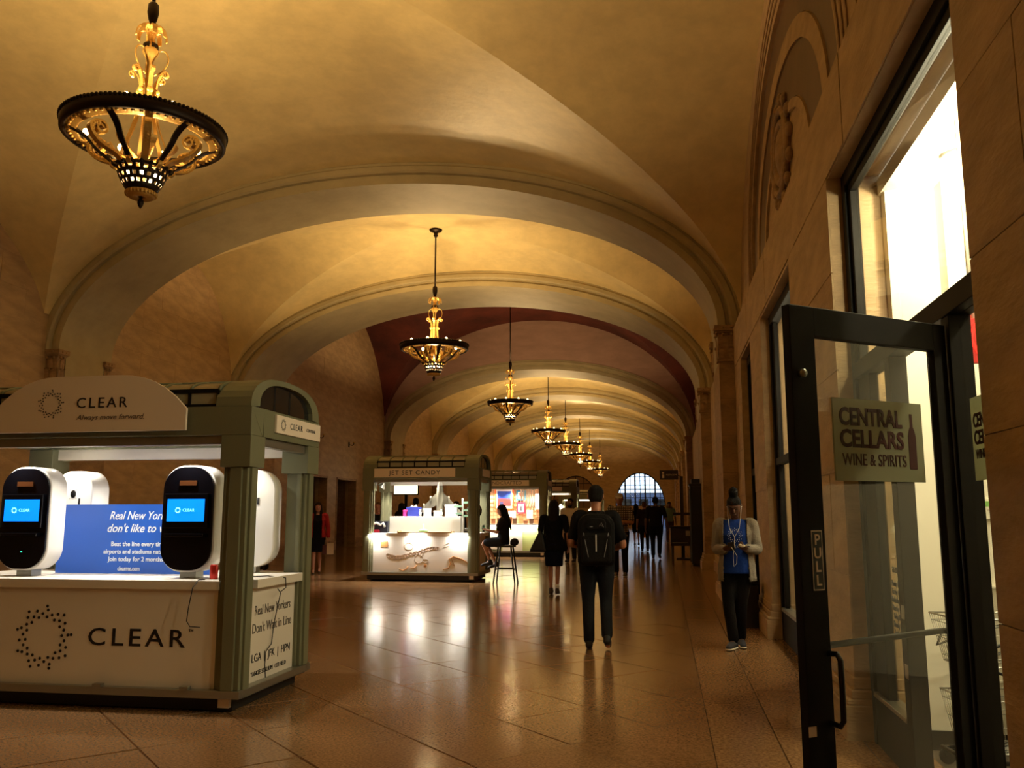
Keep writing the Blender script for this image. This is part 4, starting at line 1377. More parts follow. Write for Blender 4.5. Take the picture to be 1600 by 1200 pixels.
# red can and yellow card
cn = MB().lathe([(0, 0), (.028, 0), (.032, .006), (.032, .105), (.026, .115), (0, .115)], 16).build('drink_can', mat('can_red', (.75, .16, .12), .3, .4), None, (-3.55, 6.60, 1.0))
tag(cn, 'small red drink can beside the right terminal', 'can')
# cables
tag(MB().tube([(-3.57, 6.50, 1.006), (-3.58, 6.42, 1.006), (-3.60, 6.375, .95), (-3.62, 6.365, .80), (-3.63, 6.365, .70), (-3.60, 6.365, .66), (-3.52, 6.37, .655)], .004, 6).build('cable', M_INK), 'thin black cable looping over the front counter edge', 'cable')
tag(MB().tube([(-3.42, 6.78, 1.006), (-3.25, 6.95, 1.006), (-3.17, 7.12, .98), (-3.165, 7.12, .90), (-3.17, 7.02, .87), (-3.175, 6.98, .90), (-3.18, 7.05, .86), (-3.225, 7.08, .70), (-3.235, 7.06, .60), (-3.235, 7.03, .45), (-3.235, 6.93, .40), (-3.235, 6.92, .30), (-3.235, 6.94, .195)], .004, 6).build('cable', M_INK), 'thin black cable hanging down the kiosk side panel', 'cable')

# ---------------------------------------------------------------- kiosk 2, the charm jewellery kiosk
K2 = (-6.28, -3.77, 17.85, 19.2)
k2 = make_kiosk(*K2, label='sage green kiosk with a lit charm bracelet panel and cream name board', npane=7, top=2.64, power=4.5)
ox2 = (K2[0] + K2[1]) / 2
nb = MB().box(-1.0, -.04, 2.16, .76, -.012, 2.345).build('name_board', mat('cream_board', (.93, .85, .76), .5), k2)
lettering('JET SET CANDY', .13, face_front(-.12, -.042, 2.25), M_INK, nb, width=1.12, spacing=1.15)
MB().box(1.255, .35, 2.185, 1.28, 1.1, 2.335).build('side_sign', M_CREAM, k2)
# strip lights under the counter edge that wash the panel
for x in (-.95, -.05, .85):
    MB().box(x - .16, -.01, .945, x + .16, .03, .96).build('strip_lamp', M_LED, k2)
    light('strip_light', 'AREA', (x, .0, .94), 9.0, (1.0, .95, .86), k2, (.34, .04), rot=(math.radians(18), 0, 0))
# printed charms
M_CHAIN = mat('charm_print', (.62, .50, .42), .6); M_CH2 = mat('charm_gold', (.70, .48, .26), .6)
fy = .06 - .003
def flat_ring(mb, x, z, r, t=.006, sc=1.0, rot=0.0):
    pts = [(x + r * math.cos(a) * math.cos(rot) - r * sc * math.sin(a) * math.sin(rot), fy, z + r * math.cos(a) * math.sin(rot) + r * sc * math.sin(a) * math.cos(rot)) for a in [2 * PI * q / 16 for q in range(16)]]
    mb.tube(pts, t, 4, close=True, flat=1.0)
mb = MB()
for q in range(18):
    t = q / 17
    x = -.68 + 1.05 * t
    z = .53 - .12 * math.sin(PI * min(1, t * 2.1)) * (1 - t) + .14 * t + .03 * math.sin(t * 9)
    flat_ring(mb, x, z, .050 if q < 7 else .040, .0045, .7, .5 if q % 2 else -.4)
mb.build('chain_print', M_CHAIN, k2)
mb = MB()
for x, z, r, sc in ((-.24, .72, .09, .8), (-.02, .47, .09, 1), (.12, .43, .06, .6), (.02, .58, .05, 1.2)):
    flat_ring(mb, x, z, r, .004, sc)
mb.tube([(.55, fy, .76), (.78, fy, .86)], .006, 4).tube([(.5, fy, .70), (.62, fy, .74)], .005, 4)
mb.build('charm_print', mat('charm_grey', (.74, .68, .62), .6), k2)
mb = MB()
mb.box(-.86, fy - .002, .70, -.70, fy + .002, .82)
mb.tube([(-.44, fy, .25), (-.36, fy, .22), (-.28, fy, .26), (-.25, fy, .31)], .012, 5).tube([(-.2, fy, .28), (-.13, fy, .27), (-.06, fy, .33)], .010, 5)
mb.ball((.12, fy, .33), .035, n=8, m=6, sc=(1, .1, 1))
mb.tube([(.50, fy, .25), (.62, fy, .28), (.66, fy, .38), (.62, fy, .46), (.72, fy, .52), (.9, fy, .47), (1.03, fy, .38)], .010, 5)
mb.tube([(.66, fy, .38), (.75, fy, .32), (.68, fy, .46), (.8, fy, .48), (1.0, fy, .42)], .008, 5)
mb.build('charm_print', M_CH2, k2)
# things on its counter
def placed(mb, name, m, loc, label, cat, group=None, bevel=0.0, rz=0):
    o = mb.build(name, m, None, loc, bevel=bevel); o.rotation_euler = (0, 0, rz)
    tag(o, label, cat, group); return o
CZ = 1.0 + fz(K2[2])
def Q2(x, y, z):      # offsets measured from the kiosk's own corner
    return (ox2 + (x + 5.31) * .95, K2[2] + (y - 18.85) * .96, z)
M_BOXW = mat('display_white', (.94, .94, .92), .5)
riser = placed(MB().box(-.78, -.18, 0, .78, .18, .34), 'display_plinth', M_BOXW, Q2(-5.28, 19.36, CZ), 'long white display plinth on the charm kiosk counter', 'plinth', bevel=.006)
tray = placed(MB().box(-.62, -.12, 0, .55, .12, .022).box(-.62, -.12, .022, -.60, .12, .04).box(.53, -.12, .022, .55, .12, .04), 'jewellery_tray', mat('tray_wood', (.75, .62, .42), .5), Q2(-5.15, 18.99 - .06, CZ), 'flat pale wood jewellery tray at the charm kiosk counter edge', 'tray')
green = placed(MB().lathe([(0, 0), (.09, 0), (.10, .02), (.07, .05), (.012, .06), (.012, .16), (0, .16)], 14), 'ring_stand', mat('mint', (.66, .90, .70), .4), Q2(-5.25, 18.96, CZ + .022), 'mint green ring stand in front of the white plinth', 'ring stand')
for (x, w_, h_, rgb, lab, nm) in ((-5.78, .10, .14, (.92, .20, .55), 'small pink gift box on the white plinth', 'gift_box'), (-5.60, .30, .20, (.16, .20, .55), 'royal blue gift box with white bow on the white plinth', 'gift_box'),
                            (-5.28, .14, .17, (.95, .95, .93), 'square white gift box beside the airplane model', 'gift_box'), (-5.06, .11, .12, (.95, .93, .9), 'tiny white box under the airplane tail', 'gift_box'), (-4.72, .26, .25, (.96, .96, .95), 'tall white gift box near the signpost', 'gift_box')):
    t = empty(nm, Q2(x, 19.38, CZ + .34)); tag(t, lab, 'box')
    mm = mat('box_%d' % int(rgb[0] * 99 + rgb[1] * 9999 + rgb[2] * 999), rgb, .5)
    MB().box(-w_ / 2, -.06, 0, w_ / 2, .06, h_ * .75).build('box_base', mm, t, bevel=.003)
    MB().box(-w_ / 2 - .004, -.064, h_ * .75, w_ / 2 + .004, .064, h_).build('box_lid', mm, t, bevel=.003)
    if rgb[2] == .55 and rgb[0] < .5:
        MB().tube([(0, 0, h_), (-.05, 0, h_ + .04), (-.08, 0, h_ + .01), (0, 0, h_), (.05, 0, h_ + .04), (.08, 0, h_ + .01), (0, 0, h_)], .008, 6).build('bow', M_BOXW, t)
for x, lab in ((-5.42, 'small white perfume bottle between gift boxes'), (-4.93, 'slim white bottle beside the tall gift box')):
    placed(MB().lathe([(0, 0), (.025, 0), (.025, .09), (.01, .10), (.01, .12), (.016, .12), (.016, .15), (0, .15)], 12), 'perfume_bottle', M_BOXW, Q2(x, 19.28, CZ + .34), lab, 'bottle')
# airplane model standing on its tail, nose up
ap = empty('airplane_model', Q2(-5.10, 19.80, CZ)); tag(ap, 'large grey airplane model standing nose up in the charm kiosk', 'model airplane')
M_PLANE = mat('plane_grey', (.46, .44, .38), .35, .3)
MB().lathe([(0, 1.13), (.02, 1.11), (.05, 1.04), (.072, .94), (.078, .8), (.078, .5), (.06, .34), (.03, .2), (0, .18)], 16).build('fuselage', M_PLANE, ap)
MB().lathe([(0, 1.135), (.022, 1.112), (.053, 1.04), (.06, 1.01)], 16).build('nose_cone', M_BOXW, ap)
for s in (-1, 1):
    mb = MB().prism([(0, .84), (s * .07, .86), (s * .50, .42), (s * .52, .36), (s * .08, .58), (0, .58)][::s], -.012, .012, M=Matrix(((1, 0, 0, 0), (0, 0, 1, 0), (0, 1, 0, 0), (0, 0, 0, 1)))); mb.build('wing', M_PLANE, ap)
    MB().prism([(0, .34), (s * .04, .34), (s * .18, .17), (s * .16, .14), (0, .2)][::s], -.01, .01, M=Matrix(((1, 0, 0, 0), (0, 0, 1, 0), (0, 1, 0, 0), (0, 0, 0, 1)))).build('tailplane', M_PLANE, ap)
    for u, zz in ((.20, .72), (.35, .56)):
        MB().lathe([(0, .06), (.022, .055), (.026, 0), (.018, -.05), (0, -.06)], 10, M=Matrix.Translation((s * u, -.035, zz))).build('engine', M_PLANE, ap)
MB().box(-.06, -.06, 0, .06, .06, .2).build('stand', M_BOXW, ap)
# direction signpost
sp = empty('signpost', Q2(-4.40, 19.12, CZ)); tag(sp, 'miniature direction signpost with mint arrow boards', 'signpost')
MB().box(-.018, -.018, 0, .018, .018, .72).build('pole', M_BOXW, sp)
M_MINT = mat('mint_board', (.62, .80, .70), .5)
for z, s, ln in ((.63, 1, .18), (.55, -1, .17), (.47, 1, .17), (.40, -1, .12), (.35, 1, .18)):
    MB().prism([(0, -.022), (s * ln, -.022), (s * (ln + .04), 0), (s * ln, .022), (0, .022)][::s], -.006, .006, M=Matrix(((1, 0, 0, s * .01), (0, 0, -1, -.02), (0, 1, 0, z), (0, 0, 0, 1)))).build('arrow_board', M_MINT, sp)
# round mirror, register, dark bag, bow, red case
mr = empty('table_mirror', Q2(-4.16, 19.22, CZ)); tag(mr, 'round dark table mirror beside the kiosk corner post', 'mirror')
MB().lathe([(0, .012), (.15, .012), (.165, 0), (.15, -.012), (0, -.012)], 24, M=Matrix.Translation((0, 0, .46)) @ Matrix.Rotation(math.radians(80), 4, 'X') @ Matrix.Rotation(.3, 4, 'Y')).build('mirror_disc', mat('mirror_dark', (.35, .33, .30), .25, .6), mr)
MB().tube([(0, 0, .02), (0, 0, .31)], .012, 8).lathe([(0, .02), (.07, .015), (.08, 0)], 16).build('mirror_stand', M_ALU, mr)
rg = empty('card_reader', Q2(-4.28, 19.02, CZ)); tag(rg, 'small grey card reader on the charm kiosk counter', 'card reader')
MB().box(-.05, -.05, 0, .05, .05, .10).build('reader_body', M_BLACK, rg, bevel=.006)
MB().box(-.035, -.054, .04, .035, -.05, .09).build('reader_screen', M_ALU, rg)
bg = empty('gift_bag', Q2(-6.27, 19.12, CZ)); tag(bg, 'dark navy gift bag with a white ribbon on the kiosk counter', 'bag')
MB().prism([(-.14, 0), (.14, 0), (.16, .24), (-.16, .24)], -.06, .06, M=Matrix(((1, 0, 0, 0), (0, 0, 1, 0), (0, 1, 0, 0), (0, 0, 0, 1)))).build('bag_body', mat('navy', (.15, .16, .24), .5), bg)
MB().tube([(-.2, -.07, .17), (-.08, -.08, .2), (0, -.08, .16), (.06, -.08, .20), (.1, -.08, .12)], .025, 8).build('ribbon', M_BOXW, bg)
placed(MB().box(-.07, -.05, 0, .07, .05, .05).box(-.06, -.04, .05, .06, .04, .065), 'jewel_case', mat('case_red', (.72, .14, .25), .4), Q2(-6.36, 19.02, CZ), 'small crimson jewel case at the counter corner', 'jewel case', bevel=.004)
# desk lamps clamped at the left post
for i, (x, y, z) in enumerate(((-6.30, 19.15, 1.98), (-6.42, 18.98, 2.06))):
    ln = empty('clamp_lamp', Q2(x, y, z + fz(K2[2]))); tag(ln, ['grey clamp lamp hanging at the kiosk post, shade tilted down', 'grey clamp lamp close under the kiosk beam'][i], 'lamp')
    R = Matrix.Rotation(math.radians(40), 4, 'Y')
    MB().lathe([(.02, .10), (.04, .08), (.085, .0), (.09, -.01)], 18, M=R).build('lamp_shade', M_ALU, ln)
    MB().lathe([(0, -.0), (.06, 0)], 14, M=R).build('lamp_lens', mat('dim_lens', (.9, .86, .7), .4, emit=1.2), ln)
    MB().tube([R @ Vector((0, 0, .09)), (.02, 0, .13), (0, 0, 2.13 - z)], .01, 6).build('lamp_arm', M_ALU, ln)
# tablet on the side counter, lit shop poster on the far wall
tb = MB().box(-.10, -.006, 0, .10, .006, .15).build('tablet', M_BLACK, None, Q2(-4.06, 19.75, CZ + .002)); tb.rotation_euler = (0, 0, PI / 2); tag(tb, 'black tablet standing on the kiosk side counter', 'tablet')
MB().box(-.03, -.0075, .05, .03, -.006, .11).build('tablet_icon', mat('tablet_green', (.3, .8, .5), .4, emit=1), tb)
lb = empty('light_box', (-9.85, 33.0, fz(33.0))); tag(lb, 'bright cream light box behind the charm kiosk', 'light box')
MB().box(-.50, -.05, 1.98, .50, .05, 2.92).build('case', M_BLACKF, lb)
MB().box(-.47, -.055, 2.02, .47, -.05, 2.88).build('lit_panel', mat('lit_cream', (1.0, .95, .80), .4, emit=3.0), lb)
MB().box(-.05, -.03, 0, .05, .03, 1.98).box(-.4, -.2, 0, .4, .2, .04).build('stand', M_BLACKF, lb)

# ---------------------------------------------------------------- kiosk 3, handcrafted goods
K3 = (-6.0, -3.52, 26.8, 28.15)
k3 = make_kiosk(*K3, label='sage green kiosk with framed prints on a wire grid and pale green panels', npane=7, top=2.66, panel_mat=mat('pale_green_panel', (.80, .86, .58), .5, emit=0), power=5.5, led=(1.0, .84, .64))
nb = MB().box(-.9, -.04, 2.17, .70, -.012, 2.34).build('name_board', M_CREAM, k3)
lettering('HANDCRAFTED', .13, face_front(-.1, -.042, 2.255), MATS['grey_ink2'], nb, width=1.15)
MB().box(1.24, .35, 2.19, 1.265, 1.1, 2.34).build('side_sign', M_WPANEL, k3)
mb = MB()
for q in range(18): mb.box(-1.0 + q * .12 - .006, 1.12, 1.0, -1.0 + q * .12 + .006, 1.135, 2.08)
for q in range(10): mb.box(-1.05, 1.11, 1.02 + q * .115, 1.1, 1.125, 1.032 + q * .115)
mb.build('wire_grid', mat('grid_wood', (.72, .50, .33), .6), k3)
MB().box(-1.05, 1.16, 1.0, 1.1, 1.18, 2.1).build('back_board', mat('back_board', (.86, .70, .56), .6), k3)
def framed(x, z, w_, h_, rgb, art, label):
    t = empty('framed_print', (K3[0] / 2 + K3[1] / 2 + x, K3[2] + 1.09, z + fz(K3[2]))); tag(t, label, 'picture')
    MB().box(-w_ / 2, -.012, -h_ / 2, w_ / 2, .012, h_ / 2).build('frame', mat('frame_%d' % int(rgb[0] * 99 + rgb[1] * 999), rgb, .5), t, bevel=.004)
    MB().box(-w_ / 2 + .05, -.016, -h_ / 2 + .05, w_ / 2 - .05, -.012, h_ / 2 - .05).build('mount', M_BOXW, t)
    for i, (a, b, c, d, col) in enumerate(art):
        MB().box(a, -.018 - .001 * i, b, c, -.016, d).build('print', mat('art_%d_%d_%d' % tuple(int(v * 99) for v in col), col, .5), t)
framed(-.28, 1.80, .62, .72, (.93, .40, .18), [(-.22, .0, .22, .24, (.14, .26, .66)), (-.22, -.24, .22, .0, (.80, .22, .22)), (-.15, -.22, -.02, -.1, (.2, .2, .35))], 'orange framed print with a blue and red picture on the grid')
framed(.27, 1.90, .30, .32, (.15, .50, .66), [(-.05, -.02, .05, .07, (.85, .25, .25))], 'teal framed print with a small red mark on the grid')
framed(.27, 1.50, .28, .36, (.80, .16, .30), [(-.03, -.09, .03, .06, (.3, .3, .35))], 'crimson framed print with a grey tower picture')
for i, (x, z, w_, h_, lab) in enumerate(((-.02, 1.28, .24, .26, 'blank white card hanging low on the wire grid'), (.55, 1.30, .2, .26, 'white card with faint drawing beside the trinkets'), (.8, 1.7, .12, .5, 'tall white paper strip at the grid edge'))):
    o = placed(MB().box(-w_ / 2, -.004, -h_ / 2, w_ / 2, .004, h_ / 2), 'card', M_BOXW, ((K3[0] + K3[1]) / 2 + x, K3[2] + 1.085, z + fz(K3[2])), lab, 'card')
rnd = random.Random(5)
TR = ['small brown trinket box on the craft kiosk counter', 'dark wooden trinket box on the craft kiosk counter', 'pale wooden trinket box on the craft kiosk counter']
for q in range(9):
    c = q % 3
    t = empty('trinket_box', (-5.25 + q * .17, K3[2] + .35 + .12 * (q % 2), 1.0 + fz(K3[2]))); tag(t, TR[c], 'box', 'trinket boxes, kind %s' % 'abc'[c])
    h_ = rnd.uniform(.10, .22)
    mm = mat('trinket_%d' % c, ((.50, .32, .20), (.30, .20, .13), (.80, .62, .42))[c], .5)
    MB().box(-.06, -.05, 0, .06, .05, h_ * .7).build('box_base', mm, t); MB().box(-.065, -.055, h_ * .7, .065, .055, h_).build('box_lid', mm, t, bevel=.004)
for q in range(3):
    o = empty('wind_chime', (-4.36 + .16 * q, K3[2] + .6, 2.13 + fz(K3[2]))); tag(o, ['short shell wind chime hanging in the craft kiosk', 'middle shell wind chime in the craft kiosk', 'long pale wind chime beside the kiosk post'][q], 'wind chime')
    MB().lathe([(0, -.05), (.07, -.06), (.07, -.07), (0, -.07)], 12).tube([(0, 0, 0), (0, 0, -.06)], .004, 5).build('chime_top', M_CREAM, o)
    for e in range(6):
        an = e * PI / 3
        ln = .3 + .12 * q + .1 * (e % 2)
        MB().tube([(.055 * math.cos(an), .055 * math.sin(an), -.07), (.055 * math.cos(an), .055 * math.sin(an), -.07 - ln)], .012, 6).build('chime_rod', M_CREAM, o)
for q, (x, w_, h_, lab) in enumerate(((-4.95, .62, .62, 'white poster board leaning on the pale green kiosk panel'), (-5.55, .5, .55, 'white sheet taped to the pale green kiosk panel'))):
    o = placed(MB().box(-w_ / 2, -.006, -h_ / 2, w_ / 2, .006, h_ / 2), 'poster_sheet', M_BOXW, (x + .36, K3[2] + .03, .50 + fz(K3[2])), lab, 'poster')
light('counter_light', 'AREA', (0, -.05, .95), 26, (1.0, .93, .74), k3, (2.0, .05), rot=(math.radians(20), 0, 0))

# ---------------------------------------------------------------- kiosks 4 and 5, farther down
K4 = (-6.15, -3.55, 36.6, 38.0)
k4 = make_kiosk(*K4, label='sage green kiosk with a bright tube light and white garments', npane=7, top=2.66, power=7.0, led=(1.0, .86, .62))
MB().box(-1.0, .06, 2.02, .95, .14, 2.08).build('tube_lamp', mat('tube_glow', (1.0, .95, .80), .4, emit=9), k4)
MB().box(-.9, -.04, 2.17, .7, -.012, 2.34).build('name_board', M_CREAM, k4)
K5 = (-6.1, -3.5, 52.0, 53.4)
k5 = make_kiosk(*K5, label='small distant kiosk behind the white-shirted man, brightly lit counter', npane=7, top=2.66, power=8.0, led=(1.0, .86, .62))
MB().box(-1.0, .06, 2.02, 1.0, .14, 2.08).build('tube_lamp', MATS['tube_glow'], k5)
def garment(x, y, label):
    t = empty('garment_bust', (x, y, 1.0 + fz(y))); tag(t, label, 'dress form')
    MB().lathe([(0, .62), (.04, .62), (.045, .56), (.10, .53), (.17, .48), (.16, .36), (.13, .22), (.17, .05), (.18, .03), (0, .03)], 16, M=Matrix.Diagonal((1, .65, 1, 1))).build('torso', mat('garment_white', (.95, .93, .88), .7), t)
    MB().lathe([(0, .0), (.12, 0), (.12, .02), (.02, .03)], 14).build('base', M_ALU, t)
garment(-4.75, 36.95, 'white dress form at the tube-lit kiosk, left one'.replace(', left one', ' near its middle'))
garment(-4.25, 36.95, 'white dress form at the tube-lit kiosk near the corner post')
garment(-4.2, 52.4, 'white dress form on the small distant kiosk')
# ================================================================ PEOPLE
def loft_rings(mb, rings, cap=True):
    """rings: list of (center, ax, ay, ra, rb): ellipse rings joined to a closed shell with rounded ends"""
    n = 16; v = []; f = []
    for (c, ax, ay, ra, rb) in rings:
        c = Vector(c)
        for k in range(n):
            an = 2 * PI * k / n
            v.append(c + ax * (ra * math.cos(an)) + ay * (rb * math.sin(an)))
    L = len(rings)
    for i in range(L - 1):
        for k in range(n):
            k2 = (k + 1) % n
            f.append((i * n + k, i * n + k2, (i + 1) * n + k2, (i + 1) * n + k))
    f.append(tuple(range(n - 1, -1, -1))); f.append(tuple((L - 1) * n + k for k in range(n)))
    mb.add(v, f, 0, True)
def limb(mb, pts, radii, flat=None, side=None, inflate=0.0):
    """tapered tube through pts with rounded ends; flat squeezes one axis"""
    P = [Vector(p) for p in pts]; n = len(P)
    # refine with a smooth spline
    Q = []; RR = []; FL = []
    fl = flat if isinstance(flat, (list, tuple)) else [flat or 1.0] * n
    for i in range(n - 1):
        p0 = P[max(0, i - 1)]; p1 = P[i]; p2 = P[i + 1]; p3 = P[min(n - 1, i + 2)]
        for s in range(4):
            t = s / 4
            Q.append(0.5 * ((2 * p1) + (p2 - p0) * t + (2 * p0 - 5 * p1 + 4 * p2 - p3) * t * t + (3 * p1 - p0 - 3 * p2 + p3) * t ** 3))
            RR.append(radii[i] + (radii[i + 1] - radii[i]) * t); FL.append(fl[i] + (fl[i + 1] - fl[i]) * t)
    Q.append(P[-1]); RR.append(radii[-1]); FL.append(fl[-1])
    rings = []
    sd = Vector(side) if side else None
    m = len(Q)
    def frame(i):
        t = (Q[min(i + 1, m - 1)] - Q[max(i - 1, 0)]).normalized()
        a = (sd - t * sd.dot(t)) if sd is not None else t.orthogonal()
        if a.length < 1e-4: a = t.orthogonal()
        a.normalize(); return t, a, t.cross(a)
    prev = None
    for i in range(m):
        t, a, b = frame(i)
        if sd is None and prev is not None:
            a = (prev - t * prev.dot(t)).normalized(); b = t.cross(a)
        prev = a
        r = RR[i] + inflate
        if i == 0:
            for q in (0.25, .7): rings.append((Q[0] - t * (r * math.cos(math.asin(q)) * .8), a, b, r * q, (RR[i] * FL[i] + inflate) * q))
        rings.append((Q[i], a, b, r, RR[i] * FL[i] + inflate))
        if i == m - 1:
            for q in (.7, .25): rings.append((Q[-1] + t * (r * math.cos(math.asin(q)) * .8), a, b, r * q, (RR[i] * FL[i] + inflate) * q))
    loft_rings(mb, rings)
def remesh(mb, name, material, voxel, smooth=3):
    me = mb.mesh(name + '_raw', material)
    bm = bmesh.new(); bm.from_mesh(me); bmesh.ops.recalc_face_normals(bm, faces=bm.faces); bm.to_mesh(me); bm.free()
    o = bpy.data.objects.new('tmp_remesh', me); COL.objects.link(o)
    r = o.modifiers.new('r', 'REMESH'); r.mode = 'VOXEL'; r.voxel_size = voxel; r.use_smooth_shade = True
    if smooth:
        s = o.modifiers.new('s', 'SMOOTH'); s.factor = .5; s.iterations = smooth
    dg = bpy.context.evaluated_depsgraph_get()
    out = bpy.data.meshes.new_from_object(o.evaluated_get(dg))
    bpy.data.objects.remove(o); bpy.data.meshes.remove(me)
    out.name = name
    out.materials.clear(); out.materials.append(material)
    out.polygons.foreach_set('use_smooth', [True] * len(out.polygons))
    return out
def lerp(a, b, t): return Vector(a) * (1 - t) + Vector(b) * t
def hand(mb, wrist, d, nrm, side, s, curl=.35, grip=None):
    """palm and five fingers; d = direction of the hand, nrm = palm normal (towards what it holds), side=+1 right, -1 left"""
    d = Vector(d).normalized(); nrm = Vector(nrm); nrm = (nrm - d * nrm.dot(d)).normalized()
    lat = d.cross(nrm) * side        # towards the little finger
    W = Vector(wrist)
    limb(mb, [W, W + d * .045 * s, W + d * .088 * s], [.027 * s, .039 * s, .040 * s], flat=[.75, .45, .40], side=lat)
    for k, (off, ln, r) in enumerate(((-.030, .074, .0093), (-.010, .082, .0096), (.010, .077, .0093), (.029, .060, .0082))):
        b = W + d * (.086 - .004 * abs(k - 1)) * s + lat * off * s
        pts = [b - d * .02 * s, b]; an = 0.0; p = b
        for seg, (fl, cv) in enumerate(((.46, 1.0), (.30, 1.2), (.24, .8))):
            an += curl * cv
            p = p + (d * math.cos(an) + nrm * math.sin(an)) * ln * fl * s
            pts.append(p)
        limb(mb, pts, [r * 1.05 * s, r * s, r * s, r * .95 * s, r * .8 * s])
    b = W + d * .022 * s - lat * .028 * s
    t1 = (d * .62 - lat * .70 + nrm * .30).normalized()
    t2 = (d * .80 - lat * .25 + nrm * (.40 + curl * .4)).normalized()
    p1 = b + t1 * .040 * s; p2 = p1 + t2 * .030 * s; p3 = p2 + t2 * .024 * s
    limb(mb, [W + d * .012 * s, b, p1, p2, p3], [.014 * s, .0135 * s, .0115 * s, .0105 * s, .0085 * s])
def head(mb, c, fw, up, s):
    """c = centre of the head, fw = where the face looks"""
    fw = Vector(fw).normalized(); up = Vector(up); up = (up - fw * up.dot(fw)).normalized(); rt = fw.cross(up)
    rings = []
    for (z, ry, rx, sh) in ((-.118, .030, .026, .045), (-.110, .048, .042, .036), (-.090, .064, .054, .022), (-.060, .079, .064, .010), (-.030, .088, .070, .003), (0.0, .096, .075, -.004), (.035, .100, .078, -.008), (.070, .094, .073, -.010), (.095, .076, .060, -.010), (.112, .046, .038, -.010), (.118, .018, .016, -.010)):
        rings.append((Vector(c) + up * z * s + fw * sh * s, rt, fw, rx * s, ry * s))
    loft_rings(mb, rings)
    C = Vector(c)
    limb(mb, [C + up * .020 * s + fw * .088 * s, C - up * .008 * s + fw * .101 * s, C - up * .024 * s + fw * .108 * s], [.008 * s, .011 * s, .014 * s])      # nose
    for sd in (-1, 1):
        limb(mb, [C + rt * sd * .072 * s + up * .028 * s - fw * .012 * s, C + rt * sd * .081 * s - up * .003 * s - fw * .016 * s, C + rt * sd * .073 * s - up * .034 * s - fw * .008 * s], [.012 * s, .016 * s, .010 * s], side=rt, flat=1.3)   # ears
        limb(mb, [C + rt * sd * .014 * s + up * .034 * s + fw * .088 * s, C + rt * sd * .05 * s + up * .032 * s + fw * .070 * s], [.011 * s, .009 * s])    # brow
    limb(mb, [C - rt * .020 * s - up * .057 * s + fw * .080 * s, C - up * .058 * s + fw * .088 * s, C + rt * .020 * s - up * .057 * s + fw * .080 * s], [.009 * s, .011 * s, .009 * s])   # lips
    limb(mb, [C - up * .095 * s + fw * .074 * s, C - up * .105 * s + fw * .070 * s], [.020 * s, .018 * s])    # chin
def face_details(parent, c, fw, up, s, lip_rgb=(.45, .22, .18), closed=False):
    fw = Vector(fw).normalized(); up = Vector(up); up = (up - fw * up.dot(fw)).normalized(); rt = fw.cross(up); C = Vector(c)
    for sd in (() if closed else (-1, 1)):
        e = MB().ball(C + rt * sd * .030 * s + up * .010 * s + fw * .078 * s, .0125 * s, n=10, m=8).build('eye', mat('eye_white', (.85, .82, .78), .3), parent)
        MB().ball(C + rt * sd * .030 * s + up * .009 * s + fw * .0868 * s, .0062 * s, n=8, m=6).build('iris', mat('iris_dark', (.08, .05, .04), .2), e)
    for sd in (-1, 1):
        if closed: MB().tube([C + rt * sd * .018 * s + up * .008 * s + fw * .090 * s, C + rt * sd * .031 * s + up * .004 * s + fw * .087 * s, C + rt * sd * .046 * s + up * .008 * s + fw * .078 * s], .003 * s, 6).build('eyelid', mat('brow_hair', (.06, .045, .04), .7), parent)
        MB().tube([C + rt * sd * .012 * s + up * .036 * s + fw * .097 * s, C + rt * sd * .032 * s + up * .041 * s + fw * .090 * s, C + rt * sd * .052 * s + up * .034 * s + fw * .076 * s], [.003 * s, .0042 * s, .002 * s], 6).build('eyebrow', mat('brow_hair', (.06, .045, .04), .7), parent)
    MB().tube([C - rt * .024 * s - up * .058 * s + fw * .084 * s, C - up * .060 * s + fw * .0985 * s, C + rt * .024 * s - up * .058 * s + fw * .084 * s], [.003 * s, .0062 * s, .003 * s], 8).build('lips', mat('lips_%d' % int(lip_rgb[0] * 100), lip_rgb, .5), parent)

